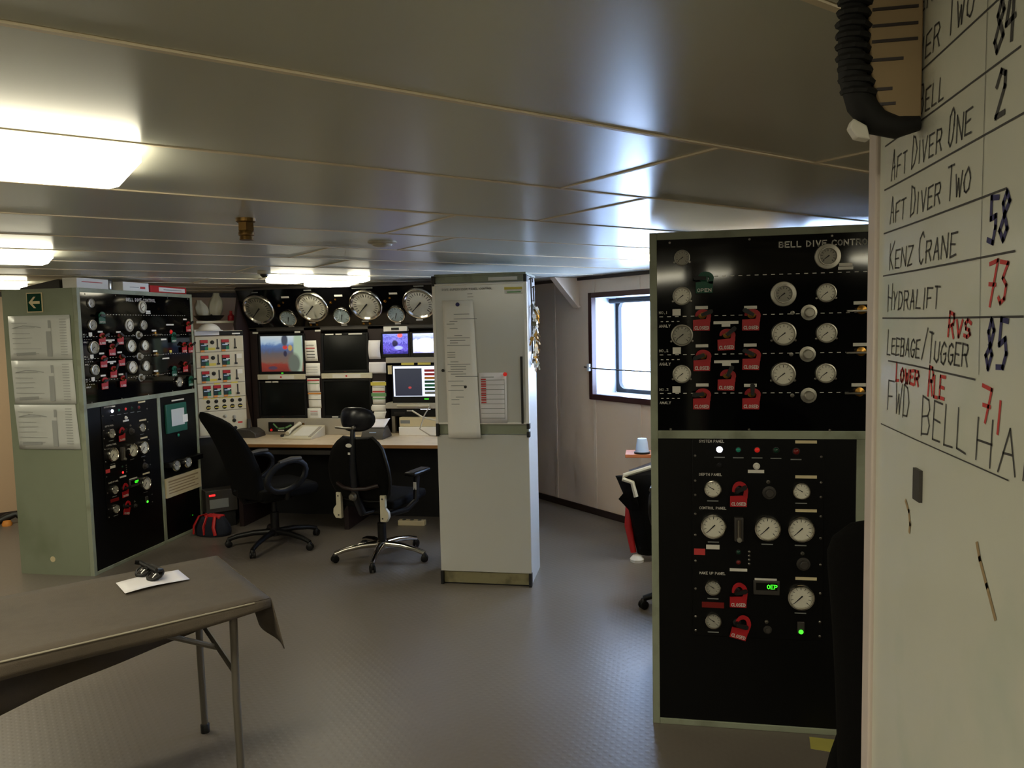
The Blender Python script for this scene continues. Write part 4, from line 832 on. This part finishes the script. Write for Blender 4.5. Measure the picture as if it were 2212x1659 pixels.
def soft_chair(loc, rz, phase, label, up=0.0, hb=.68, arms=True):
    r = thing('office_chair', label, 'chair', loc, rz, 'office chairs')
    star_base(r, 'black_plastic', .365, phase)
    ob('mechanism', bx(-.1, .1, -.13, .12, .37, .42), 'black_plastic', r, bev=.015)
    ob('seat', cushion(.52, .52, .11), 'black_fabric', r, (0, .02, .465), bev=.04, sub=1)
    def outer(u, v):
        q = 2*PI*u; c, s_ = math.cos(q), math.sin(q)
        w = .25 if v < .80 else .25*math.sqrt(max(0.0, 1-((v-.80)/.205)**2.2))
        w = max(w, .012)*(1-.12*(1-v))
        d = .055*(1+.25*math.sin(PI*v*1.6)) * (1 if v < .9 else max(.12, 1-(v-.9)*7))
        e = .55
        x = w*math.copysign(abs(c)**e, c); y = d*math.copysign(abs(s_)**e, s_)
        yc = -.24-(.27-up)*v**1.15+.04*math.sin(PI*v*1.1)+.05*(x/.25)**2
        return (x, yc+y, .44+hb*v)
    ob('backrest', MB().grid(outer, 32, 18), 'black_fabric', r)
    ob('back_stem', MB().tube([(0, -.08, .40), (0, -.24, .40), (0, -.30, .50)], .03, 8), 'black_plastic', r)
    for s_ in ((-1, 1) if arms else ()):
        P = [(s_*.29, .16*math.cos(q)-.02, .60+.11*math.sin(q)+.03*math.cos(q)) for q in [2*PI*k/18 for k in range(18)]]
        ob('arm_loop', MB().tube(P, .02, 8, True, sx=1.3), 'black_plastic', r)
        ob('arm_mount', MB().tube([(s_*.2, 0, .43), (s_*.28, -.02, .43), (s_*.29, -.02, .495)], .02, 8), 'black_plastic', r)
        ob('arm_cap', MB().tube([(s_*.29, .10, .725), (s_*.29, .02, .728), (s_*.29, -.08, .712)], [.017, .021, .016], 8, sx=1.3), 'dark_grey', r)
    return r
mesh_chair((-1.99, 5.36, 0), R(-12), 278+12-0, 'black mesh-back office chair with a headrest and chrome base, seen from behind')
soft_chair((-2.98, 5.60, 0), R(-37), 270+37, 'high-backed black padded chair turned toward the desk, beside the left-hand cabinet')
soft_chair((.78, 2.24, 0), R(-22), 40, 'black padded chair back standing between the right-hand cabinet and the whiteboard', up=.16, hb=.81, arms=False)
soft_chair((.31, 4.60, 0), R(170), 18, 'chair hidden behind the right-hand cabinet with one caster showing')

# ------------------------------------------------------------------ folding table under a dark cloth
tb = thing('folding_table', 'folding table with grey tubular legs under a dark cloth', 'table', (-1.90, 3.03, 0), R(227))   # local x along the length, local y across (toward the near side is +y)
TL, TW = 1.83, .69
ob('table_top', bx(.01, TL, .01, TW-.01, .695, .722), 'dark_grey', tb, bev=.006)
def leg_pair(x):
    for y in (.10, .60):
        l = ob('leg', MB().tube([(x, y, .695), (x+.004, y, .35), (x, y, .02)], .0145, 10), 'leg_grey', tb); ob('foot', MB().lathe([(.019, 0), (.019, .035), (.015, .04), (0, .04)], 12, 'z', (x, y, 0)), 'knob_black', l)
    ob('cross_bar', MB().tube([(x, .10, .50), (x, .60, .44)], .011, 8), 'leg_grey', tb)
    d = .42 if x < 1 else -.42
    ob('brace', MB().tube([(x, .35, .46), (x+d*.45, .35, .56), (x+d, .35, .685)], .011, 8), 'leg_grey', tb)
    ob('brace', MB().tube([(x, .10, .58), (x+d*.3, .30, .585), (x+d*.5, .35, .575)], .009, 8), 'leg_grey', tb)
leg_pair(.11); leg_pair(TL-.15)
# the cloth
def cloth():
    m = MB(); z = .73; random.seed(12)
    nx, ny = 40, 12
    def drop_far(x): return .30+.19*x+.006*math.sin(x*9)
    def top(u, v): 
        x = TL*u; y = TW*v; return (x, y, z+.0015*math.sin(x*11+y*5)*math.sin(y*17))
    m.grid(top, nx, ny)
    def far(u, v):
        x = TL*u; return (x, -.004-.02*v*math.sin(x*7)**2, z-(z-(.73-drop_far(x)))*0-drop_far(x)*v)
    m.grid(far, nx, 6)
    def near(u, v):
        x = TL*u; return (x, TW+.004+.006*math.sin(x*8)*v, z-(.032+.04*min(1, x)+.008*math.sin(x*5))*v)
    m.grid(near, nx, 3)
    def end(u, v):
        y = TW*u; w = min(1, max(0, (u-.50)/.12)); w = w*w*(3-2*w); return (-.004-.03*v*w-.008*math.sin(y*23)*v, y+.035*v*w*u, z-(.02+.14*w+.03*u*w)*v)
    m.grid(end, 24, 6)
    return m
cl = ob('tablecloth', cloth(), 'cloth', None, (-1.90, 3.03, 0), (0, 0, R(227)), sol=.003, label='dark grey-brown cloth draped over the folding table', cat='tablecloth')
ob('stitched_rim', MB().tube([(.06, TW+.006, .728), (TL*.5, TW+.006, .729), (TL, TW+.006, .728)], .0035, 6), 'cloth_rim', cl)
pp = ob('paper_sheet', MB().grid(lambda u, v: (-2.09+.146*u+.126*v-.0, 2.628+.19*u-.112*v, .7375+.004*math.sin(PI*u*1.3)+.003*v), 8, 4), 'paper_white', sol=.0008, label='white folded paper lying on the dark table', cat='paper')
# folded spectacles lying on the paper
sg = thing('spectacles', 'black folded glasses lying on the white paper', 'glasses', (-2.005, 2.675, .742), R(-28))
sg.scale = (1.4, 1.4, 1.4)
for s_ in (-1, 1):
    ob('lens_rim', MB().tube([(s_*.034+.028*math.cos(q), 0, .024+.021*math.sin(q)) for q in [2*PI*k/16 for k in range(16)]], .0045, 8, True), 'black_plastic', sg, rot=(R(-58), 0, 0))
    ob('lens', MB().lathe([(.025, 0), (.02, .003), (0, .004)], 16, c=(s_*.034, 0, .024)), 'glass_dark', sg, rot=(R(-58), 0, 0), sc=(1, 1, 1))
    ob('temple', MB().tube([(s_*.064, .01, .034), (s_*.06, .024, .03), (s_*-.03, .034+.008*s_, .022), (s_*-.062, .03+.008*s_, .012)], [.006, .007, .006, .004], 8), 'black_plastic', sg)
ob('bridge', MB().tube([(-.01, .012, .026), (0, .012, .03), (.01, .012, .026)], .004, 6), 'black_plastic', sg)

# ------------------------------------------------------------------ near partition used as a dry-wipe board
wb = thing('whiteboard', 'large dry-wipe board with a handwritten list, close on the right', 'whiteboard', (.33, 1.238, 0), R(-90))
ob('board', bx(.0, 1.7, 0, .04, .0, 2.11), 'drywipe', wb); ob('edge_trim', bx(-.004, .034, -.006, .044, 0, 2.12), 'drywipe_trim', wb, bev=.003); ob('rear_trim', bx(1.7, 1.73, -.006, .044, 0, 2.12), 'drywipe_trim', wb)
LZ = [2.02, 1.96, 1.899, 1.838, 1.778, 1.718, 1.658, 1.565]
lm = MB()
for k, zz in enumerate(LZ):
    x1 = .44+.02*(k % 3); dz = -.004 if k == 6 else 0
    lm.stroke([(.058+(.03 if k == 6 else 0), zz+.001), (.2, zz), (x1 if k != 6 else .38, zz+dz)], .0022 if k != 7 else .0016, 0)
lm.stroke([(.388, 2.09), (.386, 1.8), (.389, 1.66)], .0009, 0)
ob('ruled_lines', lm, 'marker_black', wb)
def hand(rows, m, w):
    for t, x, z, h, adv in rows: ob('handwriting', write(MB(), t, x, z, h, adv, w, 0, .045, .12, 1.45 if h < .03 else 1), m, wb)
hand([('DIVER ONE', .13, 2.09, .02, .024), ('DIVER TWO', .145, 2.030, .027, .0265), ('BELL', .195, 1.967, .025, .022), ('AFT DIVER ONE', .088, 1.909, .026, .0232), ('AFT DIVER TWO', .085, 1.849, .025, .0235), ('KENZ CRANE', .085, 1.786, .025, .0255), ('HYDRALIFT', .08, 1.730, .024, .0235), ('LEEBAGE', .082, 1.669, .022, .0195), ('/TUGGER', .222, 1.666, .024, .0205), ('FWD', .088, 1.589, .041, .033), ('BELL', .225, 1.575, .046, .037), ('HANGAR', .385, 1.571, .044, .052)], 'marker_black', .0024)
hand([('8', .405, 1.972, .046, .024), ('4', .427, 1.972, .046, .026), ('2', .41, 1.908, .042, .03), ('7', .405, 2.032, .04, .03), ('1', .435, 2.032, .04, .03)], 'marker_black', .0055)
hand([('5', .402, 1.79, .044, .024), ('8', .428, 1.79, .046, .022), ('8', .402, 1.668, .046, .024), ('5', .428, 1.668, .046, .026)], 'marker_blue', .0055)
hand([('7', .402, 1.73, .042, .028), ('3', .428, 1.73, .042, .024), ('RVS', .305, 1.697, .018, .022), ('LOWER', .122, 1.634, .017, .019), ('RLE', .245, 1.626, .024, .019), ('7', .396, 1.612, .036, .03), ('1', .432, 1.606, .032, .030)], 'marker_red', .0042)
ob('latch_plate', bx(.208, .232, -.004, 0, 1.49, 1.53), 'dark_grey', wb)
ob('scuff_mark', MB().stroke([(.172, 1.478), (.184, 1.468), (.19, 1.452), (.188, 1.442)], .006, 0), 'tan_metal', wb); ob('scuff_mark', MB().stroke([(.395, 1.485), (.402, 1.472), (.42, 1.45), (.44, 1.425)], .006, 0), 'tan_metal', wb)
# slotted cable box at the top of the board with a ribbed black cable
cb = thing('cable_box', 'tan slotted metal box wrapped by a ribbed black cable at the top right', 'cable box', (.33, 1.04, 0))
ob('plate', MB().prism([(-.066, 2.128), (-.002, 2.128), (-.002, 1.963), (-.035, 1.963), (-.052, 1.985), (-.060, 2.02)], -.012, .02), 'tan_metal', cb, bev=.002)
for k, (w, zz) in enumerate(((.050, 2.112), (.050, 2.094), (.050, 2.0745), (.050, 2.056), (.034, 2.034), (.022, 1.999), (.026, 1.981))): ob('slot', bx(-.066+.006+(.006 if k > 4 else 0), -.066+.008+w, -.0135, -.0115, zz-.0018, zz+.0018), 'trim_dark', cb)
path = [(-.075, -.004, 2.13), (-.080, -.004, 2.10), (-.082, -.004, 2.06), (-.080, -.004, 2.02), (-.070, -.004, 1.985), (-.052, -.004, 1.962), (-.028, -.004, 1.954), (-.003, -.004, 1.958)]
ob('cable', MB().tube(path, [.014, .0145, .0155, .0165, .017, .0165, .014, .010], 14), 'black_matte', cb)
ob('spiral_wrap', MB().tube([(Vector(path[0]).lerp(Vector(path[4]), t/90) + Vector((-.008*math.sin(PI*t/90)*.9+math.cos(t*.75)*.0175, math.sin(t*.75)*.0175, 0))) for t in range(86)], .0045, 6), 'black_matte', cb)
ob('cable_clip', MB().prism([(-.082, 1.965), (-.066, 1.955), (-.062, 1.938), (-.078, 1.942), (-.086, 1.955)], -.02, .0), 'label_white', cb, bev=.002)

# ------------------------------------------------------------------ small things
ob('floor_tape', MB().add([(.634, 3.195, .0015), (.772, 3.182, .0015), (.755, 3.081, .0015), (.622, 3.105, .0015), (.634, 3.195, 0), (.772, 3.182, 0), (.755, 3.081, 0), (.622, 3.105, 0)], [(3, 2, 1, 0), (0, 1, 5, 4), (1, 2, 6, 5), (2, 3, 7, 6), (3, 0, 4, 7)]), 'floor_tape', label='short strip of yellow tape on the floor before the right-hand cabinet', cat='tape')
# sprinkler-like brass fitting
r = thing('brass_fitting', 'old brass threaded fitting hanging from the ceiling', 'pipe fitting', (-1.482, 2.67, CEIL))
ob('flange', MB().lathe([(.036, 0), (.036, -.012), (.03, -.016)], 20, 'z'), 'brass_old', r); ob('nut', MB().lathe([(.03, -.012), (.031, -.045), (.026, -.05)], 6, 'z'), 'brass_old', r); ob('nozzle', MB().lathe([(.026, -.045), (.029, -.055), (.029, -.062), (.024, -.066), (.026, -.08), (0, -.08)], 18, 'z'), 'brass_old', r)
r = thing('smoke_detector', 'flat round white smoke detector on the ceiling', 'smoke detector', (-1.278, 3.587, CEIL)); ob('base', MB().lathe([(.07, 0), (.07, -.006), (.05, -.012)], 24, 'z'), 'housing', r); ob('head', MB().lathe([(.05, -.01), (.045, -.02), (.02, -.026), (0, -.026)], 24, 'z'), 'housing', r)
r = thing('dome_camera', 'small grey dome camera on the ceiling left of the far lights', 'camera', (-2.66, 5.01, CEIL)); ob('base', MB().lathe([(.045, 0), (.045, -.02), (.03, -.025)], 20, 'z'), 'housing', r); ob('dome', MB().lathe([(.03, -.02), (.027, -.035), (.014, -.046), (0, -.048)], 18, 'z'), 'glass_dark', r)
# behind the right-hand cabinet, under the window
r = thing('side_table', 'orange wooden side table mostly hidden by the right-hand cabinet', 'table', (.1, 5.82, 0)); ob('top', bx(-.29, .25, -.11, .11, .715, .74), 'orange_wood', r, bev=.003)
for x in (-.1, .2):
    for y in (-.08, .08): ob('leg', bx(x, x+.03, y-.015, y+.015, 0, .715), 'dark_brown', r)
r = thing('tumbler', 'pale blue plastic tumbler standing upside down on the orange table', 'cup', (-.065, 5.77, .74)); ob('cup', MB().lathe([(.052, .012), (.05, .02), (.037, .11), (.034, .113), (0, .113)], 22, 'z'), 'cup', r); ob('base', MB().lathe([(.06, 0), (.06, .012), (.045, .016), (0, .016)], 22, 'z'), 'knob_black', r)
r = thing('waste_bag_stand', 'black waste bag on a stand with a red leg behind the right-hand cabinet', 'waste bag', (-.03, 5.52, 0))
def bag(u, v):
    q = 2*PI*u; w = .07+.10*v+(.03 if v > .7 else 0)*math.sin((v-.7)*5); return (w*math.cos(q)*(1+.06*math.sin(5*q))-.02*v, w*.8*math.sin(q)*(1+.06*math.cos(4*q)), .05+.58*v+(.03*math.cos(q+1) if v > .9 else 0))
ob('bag', MB().grid(bag, 28, 10), 'black_fabric', r, sol=.004)
ob('flap', MB().add([(-.10, -.13, .60), (-.20, -.10, .47), (-.13, -.05, .38), (-.05, -.14, .40)], [(0, 1, 2, 3)]), 'black_fabric', r, sol=.006)
ob('red_leg', MB().tube([(-.13, .02, .50), (-.135, .0, .25), (-.10, -.02, .06)], [.02, .03, .022], 10), 'bin_red', r); ob('foot', MB().lathe([(.05, 0), (.052, .02), (.03, .045), (0, .05)], 16, 'z', (-.075, -.04, 0)), 'label_white', r)
ob('rim_bracket', MB().tube([(.03, -.10, .70), (-.16, -.13, .645), (-.165, -.14, .62), (-.10, -.15, .60), (-.075, -.16, .50)], .016, 8), 'ivory', r); ob('lid', MB().prism([(-.13, .645), (.1, .73), (.1, .66), (-.1, .62)], -.09, .08), 'dark_grey', r)
r = thing('hose_end', 'short dark hose end with an orange cap on the floor at the far left', 'hose', (-5.76, 5.98, 0), Q)
ob('hose', MB().tube([(-.16, 0, .03), (-.05, .02, .07), (.02, 0, .09), (.07, -.02, .03)], [.03, .035, .03, .022], 10), 'knob_black', r); ob('cap', MB().lathe([(.04, 0), (.042, .02), (.03, .045), (0, .05)], 14, 'z', (-.06, -.03, 0)), 'orange_print', r)
